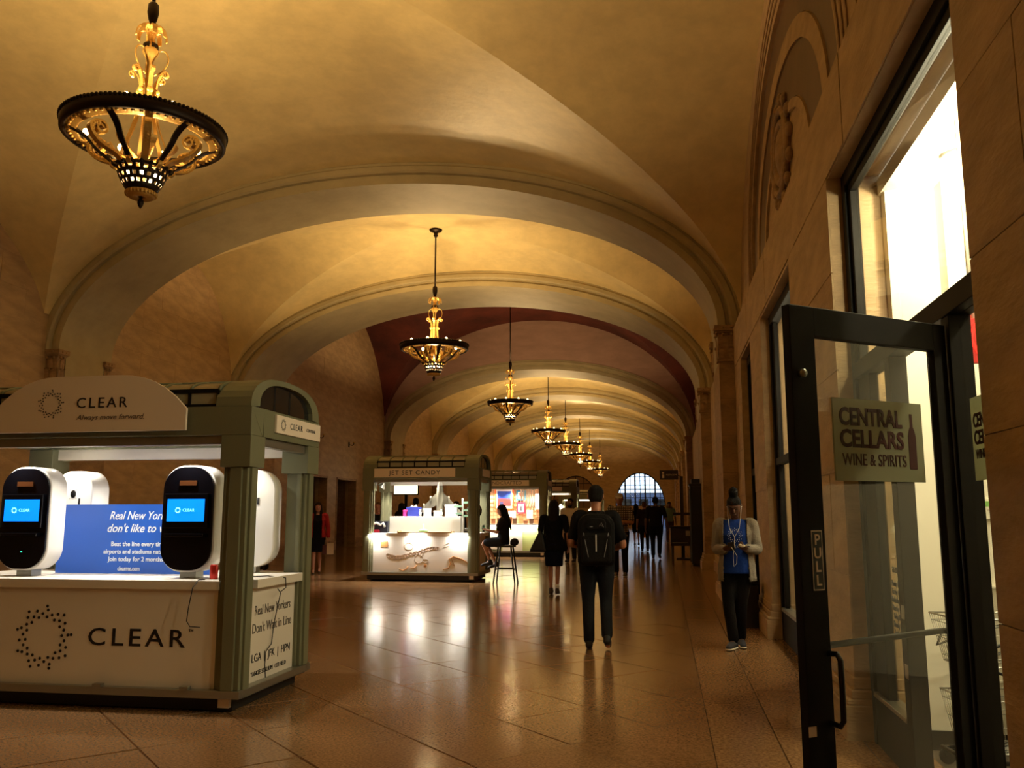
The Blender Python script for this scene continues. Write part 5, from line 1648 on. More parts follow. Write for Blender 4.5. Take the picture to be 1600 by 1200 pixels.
def person(loc, rz, H, label, J=None, skin=(.78, .56, .44), top=(.1, .1, .1), top_mat=None, bottom=(.1, .1, .12), bottom_kind='trousers', hem=.08, sleeve=1, shoe=(.08, .07, .07), hair=(.07, .05, .04), hair_kind='short',
           fem=False, width=1.0, voxel=.010, cvox=.013, look=(0, 1, 0), lookup=(0, 0, 1), curl=(.35, .35), palm=None, group=None, top_len=.50, detail=True, sole=None, belly=0.0, sleeve_mat=None, sandals=False, low_neck=False):
    """local frame: faces +Y, right hand at +X.  joints are given in fractions of H"""
    p = empty('person', loc, rz)
    tag(p, label, 'person', group)
    s = H / 1.75
    w = width
    K = dict(hipL=(-.052 * w, 0, .525), hipR=(.052 * w, 0, .525), kneeL=(-.055, .012, .285), kneeR=(.055, .012, .285), ankL=(-.055, -.012, .048), ankR=(.055, -.012, .048),
             toeL=None, toeR=None, pel=(0, 0, .535), waist=(0, .0, .615), chest=(0, .004, .73), shC=(0, -.004, .805), neck=(0, -.004, .845), head=(0, .012, .925),
             shL=(-.108 * w, -.004, .802), shR=(.108 * w, -.004, .802), elL=(-.140 * w, -.015, .63), elR=(.140 * w, -.015, .63), wrL=(-.150 * w, .015, .485), wrR=(.150 * w, .015, .485), hdL=None, hdR=None)
    if J: K.update(J)
    V = {k: (Vector(v) * H if v is not None else None) for k, v in K.items() if k != 'seated'}
    sk = mat('skin_%d_%d' % (int(skin[0] * 100), int(skin[2] * 100)), skin, .55)
    fat = w
    hipw = 1.10 if fem else 1.0
    def trunk(mb, inf, z_from=0.0, waist_k=1.0):
        up = Vector((0, 0, 1))
        side = (V['shR'] - V['shL']).normalized(); hs = (V['hipR'] - V['hipL']).normalized()
        def ring(c, sd, rx, ry):
            ax = sd; ay = up.cross(ax).normalized()
            return (c, ax, ay, rx * s + inf, ry * s + inf)
        pel, wa, ch, sc = V['pel'], V['waist'], V['chest'], V['shC']
        m = lerp(hs, side, .5).normalized()
        fy = up.cross(m)
        rings = [ring(pel + Vector((0, 0, -.075 * s)), hs, .09 * fat, .075), ring(pel + Vector((0, 0, -.05 * s)), hs, .150 * fat * hipw, .112), ring(pel, hs, .168 * fat * hipw, .125 + belly * .5),
                 ring(lerp(pel, wa, .55) + fy * belly * .4 * s, m, .156 * fat * (.98 if fem else 1), .118 + belly), ring(wa + fy * belly * .4 * s, m, .145 * fat * (.90 if fem else 1), .108 + belly),
                 ring(lerp(wa, ch, .5), m, .150 * fat * (.94 if fem else 1), .112 + belly * .5), ring(ch + fy * (.012 if fem else .004) * s, side, .165 * fat * (.95 if fem else 1), .122 + (.014 if fem else 0)),
                 ring(lerp(ch, sc, .55), side, .172 * fat * (.93 if fem else 1), .112), ring(sc, side, .150 * fat * (.92 if fem else 1), .088), ring(sc + Vector((0, 0, .035 * s)), side, .095 * fat, .066), ring(sc + Vector((0, 0, .055 * s)), side, .055, .05)]
        loft_rings(mb, rings)
    bd = MB()
    head(bd, V['head'], look, lookup, s * (.97 if fem else 1))
    limb(bd, [V['shC'], V['neck'], lerp(V['neck'], V['head'], .5)], [.062 * s, .056 * s, .054 * s] if not fem else [.055 * s, .046 * s, .046 * s])
    trunk(bd, -.012 * s)
    for L, sd in (('L', -1), ('R', 1)):
        sh, el, wr = V['sh' + L], V['el' + L], V['wr' + L]
        k = .86 if fem else 1.0
        limb(bd, [lerp(sh, V['shC'], .25), sh, lerp(sh, el, .45), el, lerp(el, wr, .3), wr], [.052 * s * k, .052 * s * k, .047 * s * k, .040 * s * k, .041 * s * k, .027 * s * k])
        d = V['hd' + L] if V['hd' + L] is not None else (wr - el)
        nrm = (palm or {}).get(L, Vector((-sd, 0, 0)))
        hand(bd, wr, d, nrm, sd, s * (.92 if fem else 1), curl[0 if L == 'L' else 1])
        hp, kn, an = V['hip' + L], V['knee' + L], V['ank' + L]
        limb(bd, [hp, lerp(hp, kn, .35), kn, lerp(kn, an, .35), lerp(kn, an, .75), an], [.082 * s * k, .078 * s * k, .053 * s * k, .054 * s * k, .036 * s * k, .033 * s * k])
        toe = V['toe' + L] if V['toe' + L] is not None else an + Vector((0, .135 * s, -.045 * s))
        heel = an + (an - toe).normalized() * .035 * s + Vector((0, 0, -.048 * s))
        heel.z = max(heel.z, .03 * s)
        limb(bd, [heel, lerp(an, toe, .35) + Vector((0, 0, .0)), toe], [.030 * s, .034 * s, .026 * s])
    body = link('body', remesh(bd, 'body', sk, voxel), p)
    if detail and detail != 'back':
        face_details(p, V['head'], look, lookup, s * (.97 if fem else 1), lip_rgb=tuple(c * .62 for c in skin), closed=(detail == 'down'))
    # ---- top
    tm = top_mat or mat('cloth_%d_%d_%d' % tuple(int(c * 99) for c in top), top, .9, bump=.3, bscale=40, spec=.15)
    mb = MB(); inf = .010 * s
    trunk(mb, inf)
    for L in ('L', 'R'):
        sh, el, wr = V['sh' + L], V['el' + L], V['wr' + L]
        k = .9 if fem else 1.0
        if sleeve == 1:      # short
            limb(mb, [lerp(sh, V['shC'], .3), sh, lerp(sh, el, .45), lerp(sh, el, .80)], [.062 * s * k, .062 * s * k, .058 * s * k, .057 * s * k])
        elif sleeve == 2:    # long
            limb(mb, [lerp(sh, V['shC'], .3), sh, lerp(sh, el, .5), el, lerp(el, wr, .5), lerp(el, wr, .93)], [.066 * s * k, .068 * s * k, .062 * s * k, .055 * s * k, .050 * s * k, .040 * s * k])
        else:
            limb(mb, [lerp(sh, V['shC'], .5), lerp(sh, V['shC'], .25)], [.055 * s * k, .05 * s * k])
    if bottom_kind == 'dress' or top_len < .50:
        z1 = V['pel'].z; zt = top_len * H
        loft_rings(mb, [(V['pel'] + Vector((0, 0, .04 * s)), Vector((1, 0, 0)), Vector((0, 1, 0)), .17 * fat * hipw * s, .13 * s + belly * s), (Vector((V['pel'].x, V['pel'].y, zt)), Vector((1, 0, 0)), Vector((0, 1, 0)), .185 * fat * hipw * s, .145 * s)])
    me = remesh(mb, 'shirt', tm, cvox)
    # open the neck: drop faces above the collar, and hem the bottom
    bm = bmesh.new(); bm.from_mesh(me)
    nz = V['neck'].z - (.035 if low_neck else -.002) * s
    hemz = (top_len * H if bottom_kind == 'dress' or top_len < .5 else V['pel'].z - .035 * s)
    dele = [f for f in bm.faces if (f.calc_center_median() - V['neck']).length < (.105 if low_neck else .075) * s and f.calc_center_median().z > nz - .02 * s]
    if not (J and J.get('seated')):
        dele += [f for f in bm.faces if f.calc_center_median().z < hemz and abs(f.calc_center_median().x - V['pel'].x) < .21 * s * fat and f not in dele and (f.calc_center_median() - V['wrL']).length > .12 * s and (f.calc_center_median() - V['wrR']).length > .12 * s]
    bmesh.ops.delete(bm, geom=list(set(dele)), context='FACES')
    bm.to_mesh(me); bm.free()
    sh_o = link('shirt' if bottom_kind != 'dress' else 'dress', me, p)
    sol = sh_o.modifiers.new('solid', 'SOLIDIFY'); sol.thickness = .006; sol.offset = 1
    # ---- bottom
    if bottom_kind in ('trousers', 'shorts'):
        bmj = mat('cloth_%d_%d_%d' % tuple(int(c * 99) for c in bottom), bottom, .9, bump=.3, bscale=40, spec=.15)
        mb = MB()
        up = Vector((0, 0, 1)); hs = (V['hipR'] - V['hipL']).normalized(); ay = up.cross(hs)
        loft_rings(mb, [(V['pel'] + Vector((0, 0, -.07 * s)), hs, ay, .12 * fat * s, .10 * s), (V['pel'] + Vector((0, 0, -.02 * s)), hs, ay, .172 * fat * hipw * s, .130 * s), (V['pel'] + Vector((0, 0, .07 * s)), hs, ay, .158 * fat * hipw * s, .118 * s)])
        for L in ('L', 'R'):
            hp, kn, an = V['hip' + L], V['knee' + L], V['ank' + L]
            if bottom_kind == 'trousers':
                limb(mb, [hp, lerp(hp, kn, .4), kn, lerp(kn, an, .5), lerp(kn, an, 1 - hem)], [.100 * s * fat, .092 * s * fat, .070 * s, .064 * s, .060 * s])
            else:
                limb(mb, [hp, lerp(hp, kn, .4), lerp(hp, kn, .75)], [.100 * s * fat, .098 * s, .092 * s])
        link('trousers' if bottom_kind == 'trousers' else 'shorts', remesh(mb, 'trousers', bmj, cvox), p)
    elif bottom_kind in ('skirt', 'dress'):
        bmj = mat('cloth_%d_%d_%d' % tuple(int(c * 99) for c in bottom), bottom, .9, bump=.3, bscale=40, spec=.15)
        mb = MB()
        X, Y = Vector((1, 0, 0)), Vector((0, 1, 0))
        mid = lerp(V['kneeL'], V['kneeR'], .5)
        if J and J.get('seated'):
            for L in ('L', 'R'):
                limb(mb, [V['hip' + L], lerp(V['hip' + L], V['knee' + L], .5), lerp(V['hip' + L], V['knee' + L], .86)], [.105 * s, .10 * s, .085 * s])
            loft_rings(mb, [(V['pel'] + Vector((0, 0, -.09 * s)), X, Y, .14 * s, .13 * s), (V['pel'], X, Y, .178 * hipw * s, .14 * s), (V['pel'] + Vector((0, 0, .07 * s)), X, Y, .15 * s, .12 * s)])
        else:
            hz = hem * H
            loft_rings(mb, [(Vector((mid.x, mid.y, hz)), X, Y, .165 * s, .135 * s), (Vector((mid.x, mid.y, lerp(mid, V['pel'], .5).z)), X, Y, .178 * s, .145 * s), (V['pel'] + Vector((0, 0, -.02 * s)), X, Y, .182 * hipw * s, .145 * s), (V['pel'] + Vector((0, 0, .09 * s)), X, Y, .150 * s, .12 * s)])
        link('skirt', remesh(mb, 'skirt', bmj, cvox), p)
    # ---- shoes
    sm = mat('shoe_%d_%d_%d' % tuple(int(c * 99) for c in shoe), shoe, .6)
    for L in ('L', 'R'):
        an = V['ank' + L]
        toe = V['toe' + L] if V['toe' + L] is not None else an + Vector((0, .135 * s, -.045 * s))
        d = (toe - an); d.z = 0
        d = d.normalized() if d.length > 1e-4 else Vector((0, 1, 0))
        lift = max(0.0, toe.z - .030 * s)
        tilt = toe - (an + d * .135 * s + Vector((0, 0, -.045 * s)))
        lat = Vector((0, 0, 1)).cross(d)
        mb = MB()
        heel = an - d * .045 * s + Vector((0, 0, -.045 * s)); heel.z = max(heel.z, .036 * s)
        mid = lerp(an, toe, .45) + Vector((0, 0, -.008 * s))
        tip = Vector(toe) + d * .045 * s; tip.z = max(tip.z, .030 * s)
        if sandals:
            limb(mb, [heel + Vector((0, 0, -.018 * s)), lerp(heel, tip, .5) + Vector((0, 0, -.016 * s)), tip + Vector((0, 0, -.012 * s))], [.034 * s, .036 * s, .034 * s], flat=[.45, .4, .4], side=lat)
            limb(mb, [an + lat * .04 * s, an + d * .045 * s + Vector((0, 0, .005)), an - lat * .04 * s], [.010 * s] * 3)
            limb(mb, [lerp(an, toe, .7) + lat * .04 * s, lerp(an, toe, .7) + Vector((0, 0, .022 * s)), lerp(an, toe, .7) - lat * .04 * s], [.011 * s] * 3)
        else:
            limb(mb, [heel, mid, tip], [.040 * s, .044 * s, .036 * s], flat=[.95, .9, .78], side=lat)
            limb(mb, [lerp(heel, an, .4), an + Vector((0, 0, .02 * s))], [.040 * s, .041 * s])
        so = link('shoe', remesh(mb, 'shoe', sm, min(voxel, .009)), p)
        if sole:
            mb = MB()
            limb(mb, [heel + Vector((0, 0, -.026 * s)), lerp(heel, tip, .5) + Vector((0, 0, -.026 * s)), tip + Vector((0, 0, -.020 * s))], [.044 * s, .044 * s, .041 * s], flat=[.40, .36, .40], side=lat)
            link('sole', remesh(mb, 'sole', mat('sole_white', sole, .5), .008), so)
    # ---- hair
    fw = Vector(look).normalized(); up = Vector(lookup); up = (up - fw * up.dot(fw)).normalized(); rt = fw.cross(up); C = V['head']; hs_ = s * (.97 if fem else 1)
    hm = mat('hair_%d_%d' % (int(hair[0] * 100), int(hair[2] * 100)), hair, .75, bump=.7, bscale=90, stretch=(3, 3, .6), spec=.2)
    mb = MB()
    def hp_(x, y, z): return C + (rt * x + fw * y + up * z) * hs_
    def cap(k=1.0, back=-.07, front=.05):
        rings = []
        for (z, rx, ry, sh) in ((back, .062, .050, -.052), (back + .03, .077, .066, -.040), (0.0, .083, .078, -.028), (.035, .086, .092, -.018), (.065, .084, .100, -.012), (.095, .070, .088, -.011), (.118, .045, .055, -.010), (.128, .018, .022, -.010)):
            rings.append((hp_(0, sh, z), rt, fw, rx * k * hs_, ry * k * hs_))
        loft_rings(mb, rings)
    if hair_kind == 'short':
        cap()
    elif hair_kind == 'bald':
        mb = None
    elif hair_kind in ('long', 'shoulder'):
        cap(1.06, -.04)
        L_ = .36 if hair_kind == 'long' else .20
        limb(mb, [hp_(0, -.055, .02), hp_(0, -.075, -.10), hp_(0, -.085, -.10 - L_ * .5), hp_(0, -.075, -.10 - L_)], [.085 * hs_, .092 * hs_, .095 * hs_, .055 * hs_], flat=[.8, .55, .45, .35], side=rt)
        for sd in (-1, 1):
            limb(mb, [hp_(sd * .062, .0, .06), hp_(sd * .078, -.005, -.04), hp_(sd * .075, .005, -.15), hp_(sd * .07, .02, -.12 - L_ * .7)], [.030 * hs_, .034 * hs_, .036 * hs_, .020 * hs_])
    elif hair_kind == 'bun':
        cap(1.0, -.05)
        limb(mb, [hp_(0, -.03, .11), hp_(0, -.035, .155), hp_(0, -.03, .20), hp_(0, -.028, .215)], [.046 * hs_, .056 * hs_, .054 * hs_, .036 * hs_])
    elif hair_kind == 'afro':
        mb.ball(hp_(0, -.02, .02), .125 * hs_, n=18, m=14)
    elif hair_kind == 'cap':
        cap(1.0, -.05)
    if mb is not None:
        link('hair', remesh(mb, 'hair', hm, min(.010, voxel), 2), p)
    if hair_kind == 'cap':
        cb = MB()
        rings = []
        for (z, rx, ry) in ((.035, .092, .106), (.06, .093, .107), (.09, .082, .094), (.115, .058, .066), (.132, .02, .022)):
            rings.append((hp_(0, -.010, z), rt, fw, rx * hs_, ry * hs_))
        loft_rings(cb, rings)
        limb(cb, [hp_(0, .06, .045), hp_(0, .12, .035), hp_(0, .165, .018)], [.085 * hs_, .08 * hs_, .055 * hs_], flat=[.12, .10, .10], side=rt)
        link('cap', remesh(cb, 'cap', mat('cap_beige', (.55, .50, .44), .8), .008), p)
    return dict(p=p, V=V, s=s, trunk=trunk, M=Matrix.Translation(loc) @ Matrix.Rotation(rz, 4, 'Z'), H=H, fem=fem)

def cardigan(P, rgb, gap, zhem, name='cardigan', voxel=.012):
    """open-fronted knit over the shirt"""
    V, s = P['V'], P['s']; mb = MB()
    P['trunk'](mb, .026 * s)
    k = .9 if P['fem'] else 1.0
    for L in ('L', 'R'):
        sh, el, wr = V['sh' + L], V['el' + L], V['wr' + L]
        limb(mb, [lerp(sh, V['shC'], .3), sh, lerp(sh, el, .5), el, lerp(el, wr, .5), lerp(el, wr, .93)], [.070 * s * k, .070 * s * k, .064 * s * k, .058 * s * k, .052 * s * k, .045 * s * k])
    X, Y = Vector((1, 0, 0)), Vector((0, 1, 0))
    loft_rings(mb, [(V['waist'], X, Y, .178 * s, .145 * s), (V['pel'], X, Y, .205 * s, .165 * s), (Vector((V['pel'].x, V['pel'].y, zhem * P['H'])), X, Y, .215 * s, .17 * s)])
    me = remesh(mb, name, mat('knit_%d_%d' % (int(rgb[0] * 99), int(rgb[2] * 99)), rgb, .9, bump=.5, bscale=60), voxel)
    bm = bmesh.new(); bm.from_mesh(me)
    dele = []
    for f in bm.faces:
        c = f.calc_center_median()
        dw = min((c - V['wrL']).length, (c - V['wrR']).length, (c - V['elL']).length, (c - V['elR']).length)
        on_arm = min(_dseg(c, V['elL'], V['wrL']), _dseg(c, V['elR'], V['wrR']), _dseg(c, V['shL'], V['elL']), _dseg(c, V['shR'], V['elR'])) < .088 * s * k
        t = max(0, min(1, (V['shC'].z - c.z) / (.5 * P['H'])))
        if (c - V['neck']).length < .085 * s: dele.append(f)
        elif not on_arm and c.z < zhem * P['H']: dele.append(f)
        elif not on_arm and c.y > V['chest'].y + .02 * s and abs(c.x) < (gap + .02 * t) * s: dele.append(f)
    bmesh.ops.delete(bm, geom=dele, context='FACES')
    bm.to_mesh(me); bm.free()
    o = link(name, me, P['p'])
    so = o.modifiers.new('solid', 'SOLIDIFY'); so.thickness = .007; so.offset = 1
    return o
def _dseg(p, a, b):
    t = max(0, min(1, (p - a).dot(b - a) / (b - a).length_squared))
    return (p - (a + (b - a) * t)).length
def held(P, name, label, cat):
    o = empty(name, (0, 0, 0)); o.matrix_world = P['M']
    tag(o, label, cat); return o
XZ = Matrix(((1, 0, 0, 0), (0, 0, 1, 0), (0, 1, 0, 0), (0, 0, 0, 1)))     # polygon (x, z) extruded along y
# ---------------------------------------------------------------- who is in the hall
def at(px, py):
    p = on_ramp(px, py); return (p.x, p.y, p.z)
BLACKC, NAVY, CHAR = (.065, .065, .075), (.07, .08, .13), (.12, .12, .14)

# 1  man with a backpack, walking away
A = person(at(934, 1012), math.radians(4), 1.79, 'person in black walking away with a backpack and dark jeans',
    J=dict(ankL=(-.052, -.040, .046), kneeL=(-.055, .0, .285), ankR=(.058, -.125, .085), kneeR=(.055, .022, .288), toeR=(.062, -.075, .022),
           elL=(-.155, -.035, .640), wrL=(-.115, .085, .615), elR=(.165, -.035, .632), wrR=(.115, .075, .600), chest=(0, .012, .73), head=(.0, .022, .928)),
    skin=(.66, .44, .33), top=(.075, .075, .085), bottom=(.10, .11, .13), shoe=(.06, .055, .05), hair=(.05, .04, .035), width=1.04, voxel=.0075, cvox=.010, look=(0, .97, -.22), curl=(.7, .7), palm=dict(L=Vector((.3, -.2, .9)), R=Vector((-.3, -.2, .9))), hem=.02, detail='back')
H = A['H']
bp = held(A, 'backpack', 'black backpack with pale zip and piping worn by the walking person', 'backpack')
M_PACK = mat('pack_nylon', (.045, .045, .05), .75, bump=.3, bscale=60, spec=.2)
def rr(w, z0, z1, r, rt):
    pts = []
    for cx_, cz_, a0, q in ((w - r, z0 + r, -PI / 2, r), (w - rt, z1 - rt, 0, rt), (-w + rt, z1 - rt, PI / 2, rt), (-w + r, z0 + r, PI, r)):
        for i in range(7):
            an = a0 + PI / 2 * i / 6
            pts.append((cx_ + q * math.cos(an), cz_ + q * math.sin(an)))
    return pts
MB().prism(rr(.205, .90, 1.47, .06, .14), -.30, -.125, M=XZ).build('pack_body', M_PACK, bp, bevel=.045)
MB().prism(rr(.165, .93, 1.26, .04, .07), -.355, -.28, M=XZ).build('front_pocket', M_PACK, bp, bevel=.03)
MB().prism(rr(.11, 1.29, 1.42, .03, .06), -.325, -.29, M=XZ).build('top_pocket', M_PACK, bp, bevel=.012)
M_PIPE = mat('piping_grey', (.55, .55, .56), .5)
MB().box(-.006, -.362, 1.06, .006, -.350, 1.24).build('zip_line', mat('zip_white', (.85, .85, .84), .4), bp)
for sd in (-1, 1):
    MB().tube([(sd * .135, -.345, 1.26), (sd * .11, -.358, 1.12), (sd * .085, -.358, 1.0)], .004, 5).build('piping', M_PIPE, bp)
    MB().tube([(sd * .085, -.15, 1.43), (sd * .10, -.06, 1.475), (sd * .105, .04, 1.465), (sd * .11, .115, 1.38), (sd * .14, .105, 1.22), (sd * .17, .0, 1.08), (sd * .165, -.14, 1.0)], .022, 8, flat=.35, up=(1, 0, 0)).build('shoulder_strap', M_PACK, bp)
MB().tube([(-.03, -.19, 1.455), (0, -.19, 1.49), (.03, -.19, 1.455)], .008, 6).build('grab_loop', M_PACK, bp)
MB().tube([(.035, -.328, 1.33), (.06, -.328, 1.37), (.085, -.328, 1.32), (.05, -.328, 1.345)], .004, 5).tube([(-.07, -.328, 1.325), (-.035, -.328, 1.325)], .005, 5).build('emblem', M_PIPE, bp)

# 2  person leaning by the shop, reading a phone
lp = on_ramp(1156, 1013)
B = person((lp.x, lp.y, lp.z), math.radians(172), 1.68, 'person in blue dotted t-shirt and grey cardigan reading a phone against the shop wall',
    J=dict(hipL=(-.052, 0, .525), hipR=(.052, 0, .525), kneeR=(.058, .035, .285), ankR=(.035, .035, .046), toeR=(.055, .115, .02), kneeL=(-.018, -.015, .285), ankL=(-.005, -.085, .048), toeL=(-.02, -.005, .02),
           elR=(.128, -.005, .640), wrR=(.072, .125, .640), elL=(-.138, .0, .640), wrL=(-.080, .115, .645), hdR=(-.55, .30, .25), hdL=(.50, .40, .25), head=(0, .045, .920), neck=(0, .008, .842)),
    skin=(.33, .21, .15), top=(.10, .22, .55), bottom=(.075, .075, .09), shoe=(.22, .23, .28), sole=(.92, .91, .88), hair=(.045, .035, .035), hair_kind='bun', voxel=.0075, cvox=.010, width=1.0, belly=.02, detail='down',
    look=(0, .86, -.5), lookup=(0, .4, .9), curl=(.75, .55), palm=dict(R=Vector((-.1, -.75, .65)), L=Vector((.1, -.6, .75))), hem=.05, top_len=.485, fem=True, sleeve=0)
V, s, H = B['V'], B['s'], B['H']
cardigan(B, (.50, .47, .43), .128, .435)
# dotted ring on the shirt front
fr = MB()
cz_ = V['chest'].z + .0 * s
dg = None
from mathutils.bvhtree import BVHTree
_sh = [o for o in B['p'].children if o.name.startswith('shirt')][0].data
_bvh = BVHTree.FromPolygons([v.co for v in _sh.vertices], [tuple(q.vertices) for q in _sh.polygons])
def on_front(x, z):       # forward surface of the shirt at this place
    hit = _bvh.ray_cast(Vector((x, 1.0, z)), Vector((0, -1, 0)))
    return (hit[0].y if hit[0] else .15) + .006
for ring, (r, n, o) in enumerate(((.052, 12, 0), (.064, 12, .5), (.077, 12, 0))):
    for q in range(n):
        an = 2 * PI * (q + o) / n
        x, z = r * math.cos(an), cz_ + r * math.sin(an)
        fr.ball((x, on_front(x, z), z), .0055, n=6, m=4)
fr.build('dot_ring', mat('print_white', (.85, .88, .95), .6), B['p'], fix=False)['kind'] = 'stuff'
lettering('CLEAR', .034, Matrix(((-1, 0, 0, 0), (0, 0, 1, on_front(0, cz_ - .125) + .004), (0, 1, 0, cz_ - .125), (0, 0, 0, 1))), MATS['print_white'], B['p'], width=.15, spacing=1.3)
ph = held(B, 'phone', 'dark phone held in both hands by the person in blue', 'phone')
c = lerp(V['wrR'], V['wrL'], .5) + Vector((.045, .055, .03)) * s
MP = Matrix.Translation(c) @ Matrix.Rotation(math.radians(-50), 4, 'X') @ Matrix.Rotation(.15, 4, 'Z')
MB().box(-.036, -.006, -.07, .036, .002, .07, M=MP).build('phone_case', M_BLACK, ph, bevel=.004)
MB().box(-.032, -.0075, -.062, .032, -.006, .062, M=MP).build('phone_screen', mat('phone_glow', (.25, .28, .33), .2, emit=.4), ph)
ep = held(B, 'earphones', 'white wired earphones hanging from the ears of the person in blue', 'earphones')
hc = V['head']
mb = MB()
for sd in (-1, 1):
    mb.tube([hc + Vector((sd * .078, .0, -.01)) * s, hc + Vector((sd * .075, .03, -.09)) * s, Vector((sd * .05, .135, .80 * H / s * 1)) if False else Vector((sd * .055 * s, .16 * s, .775 * H)), Vector((0, .178 * s, .72 * H))], .0028, 6)
mb.tube([Vector((0, .178 * s, .72 * H)), Vector((.005, .19 * s, .66 * H)), Vector((.022, .19 * s, .60 * H)), Vector((.018, .19 * s, .53 * H)), Vector((-.012, .19 * s, .55 * H)), Vector((-.018, .185 * s, .60 * H)), c], .0028, 6)
mb.build('earphone_wire', mat('wire_white', (.88, .88, .86), .4), ep)
for sd in (-1, 1):
    MB().ball(hc + Vector((sd * .080, .0, -.006)) * s, .009, n=8, m=6).build('earbud', MATS['wire_white'], ep)
# paper cup sleeve / folded paper in the left hand, wrist watch
pc = held(B, 'folded_paper', 'crumpled white paper in the left hand of the person in blue', 'paper')
cp = V['wrL'] + Vector((.055, .055, .035)) * s
MB().ball(cp, .026, n=10, m=6, sc=(1.3, .8, .7)).ball(cp + Vector((.02, .01, .006)), .018, n=8, m=5, sc=(1.2, .7, .9)).build('paper_wad', mat('paper_white', (.82, .80, .74), .8), pc)
MB().tube([V['wrL'] + (V['elL'] - V['wrL']).normalized() * .01 + Vector((.031 * math.cos(a), .031 * math.sin(a) * .8, .031 * math.sin(a))) for a in [2 * PI * q / 14 for q in range(14)]], .007, 6, close=True).build('watch', M_BLACK, B['p'])

# 3  woman in black walking away with a large shoulder bag
C_ = person(at(866, 929), math.radians(2), 1.67, 'woman with long brown hair in black top and navy skirt walking away',
    J=dict(ankL=(-.035, .015, .046), kneeL=(-.04, .03, .285), ankR=(.040, -.09, .060), kneeR=(.040, -.005, .285), toeR=(.042, -.04, .018), elL=(-.150, .0, .64), wrL=(-.145, .06, .54), elR=(.150, -.01, .63), wrR=(.155, .03, .50)),
    skin=(.64, .43, .33), top=(.045, .042, .05), bottom=(.055, .065, .13), bottom_kind='skirt', hem=.295, sleeve=1, shoe=(.22, .15, .11), hair=(.10, .065, .05), hair_kind='long', fem=True, width=1.10, voxel=.010, cvox=.012, look=(0, 1, -.1), top_len=.455, low_neck=True, detail='back')
MB().tube([C_['V']['ankR'] + Vector((0, 0, z)) for z in (.01, .05, .09)], [.040, .042, .043], 12).build('sock', mat('sock_white', (.85, .83, .80), .9), C_['p'])
tb_ = held(C_, 'shoulder_bag', 'large black shoulder bag hanging on the walking woman in black', 'bag')
MB().prism([(-.44, .74), (-.12, .74), (-.17, 1.02), (-.23, 1.13), (-.30, 1.02)], -.13, .07, M=XZ).build('bag_body', mat('bag_black', (.05, .048, .05), .6), tb_, bevel=.04)
MB().tube([(-.17, -.03, 1.0), (-.17, -.03, 1.30), (-.15, -.02, 1.40), (-.17, .04, 1.30), (-.22, .03, 1.05)], .012, 8).build('bag_strap', MATS['bag_black'], tb_)

# 4  woman in a red cardigan
D_ = person(at(494, 896), math.radians(200), 1.66, 'woman with wavy brown hair in dark dress and red cardigan walking towards us',
    J=dict(ankL=(-.04, -.05, .055), kneeL=(-.04, .01, .285), ankR=(.04, .055, .046), kneeR=(.04, .035, .285), elL=(-.145, -.01, .63), wrL=(-.155, .03, .50), elR=(.155, -.03, .64), wrR=(.15, .08, .56)),
    skin=(.70, .50, .41), top=(.055, .055, .08), bottom=(.055, .055, .08), bottom_kind='dress', hem=.30, top_len=.46, sleeve=0, shoe=(.14, .09, .07), hair=(.13, .07, .05), hair_kind='shoulder', fem=True, sandals=True, low_neck=True)
cardigan(D_, (.62, .09, .12), .10, .50)
V = D_['V']
hb = held(D_, 'handbag', 'slouchy black handbag on the arm of the woman in the red cardigan', 'handbag')
MB().prism([(.12, .86), (.40, .82), (.42, .92), (.32, 1.02), (.18, 1.06)], -.02, .12, M=XZ).build('bag_body', MATS['bag_black'], hb, bevel=.045)
MB().tube([(.18, .05, 1.02), (.24, .05, 1.16), (.30, .05, 1.0)], .010, 8).build('bag_handle', MATS['bag_black'], hb)
pb = held(D_, 'paper_bag', 'brown and cream paper bag carried by the woman in the red cardigan', 'paper bag')
w = V['wrL'] + Vector((0, .02, -.09))
MB().box(w.x - .13, w.y - .05, w.z - .30, w.x + .03, w.y + .05, w.z - .04).build('bag_body', mat('paper_cream', (.72, .62, .48), .8), pb)
MB().box(w.x + .03, w.y - .05, w.z - .30, w.x + .13, w.y + .05, w.z - .08).build('bag_side', mat('paper_maroon', (.30, .12, .10), .8), pb)
MB().tube([(w.x - .06, w.y, w.z - .04), (w.x - .04, w.y, w.z + .03), (w.x, w.y, w.z + .03), (w.x + .01, w.y, w.z - .04)], .005, 6).build('bag_handle', MATS['paper_cream'], pb)

# 5  woman seated on a bar stool at the charm kiosk
sp0 = on_ramp(790, 912)
SX, SY, SZ = sp0.x, sp0.y, sp0.z
st = empty('bar_stool', (SX, SY, SZ)); tag(st, 'dark bar stool with four splayed legs at the charm kiosk', 'stool')
M_STOOL = mat('stool_dark', (.13, .14, .11), .5)
SEAT = .76
MB().box(-.19, -.17, SEAT - .035, .19, .17, SEAT).build('seat', M_STOOL, st, bevel=.015)
for sx in (-1, 1):
    for sy in (-1, 1):
        MB().tube([(sx * .13, sy * .12, SEAT - .03), (sx * .22, sy * .19, 0)], [.018, .015], 8).build('leg', M_STOOL, st)
for sy in (-1, 1):
    MB().tube([(-.185, sy * .162, .30), (.185, sy * .162, .30)], .011, 8).build('stretcher', M_STOOL, st)
for sx in (-1, 1):
    MB().tube([(sx * .19, -.165, .28), (sx * .19, .165, .28)], .011, 8).build('stretcher', M_STOOL, st)
pu = MB().prism([(-.02, 0), (.12, 0), (.15, .06), (.12, .13), (.05, .15), (-.02, .10)], -.08, .08, M=XZ).build('purse', MATS['bag_black'], None, (SX + .12, SY, SZ + SEAT + .001), bevel=.03)
tag(pu, 'small black purse on the back of the bar stool seat', 'purse')
HS = 1.63
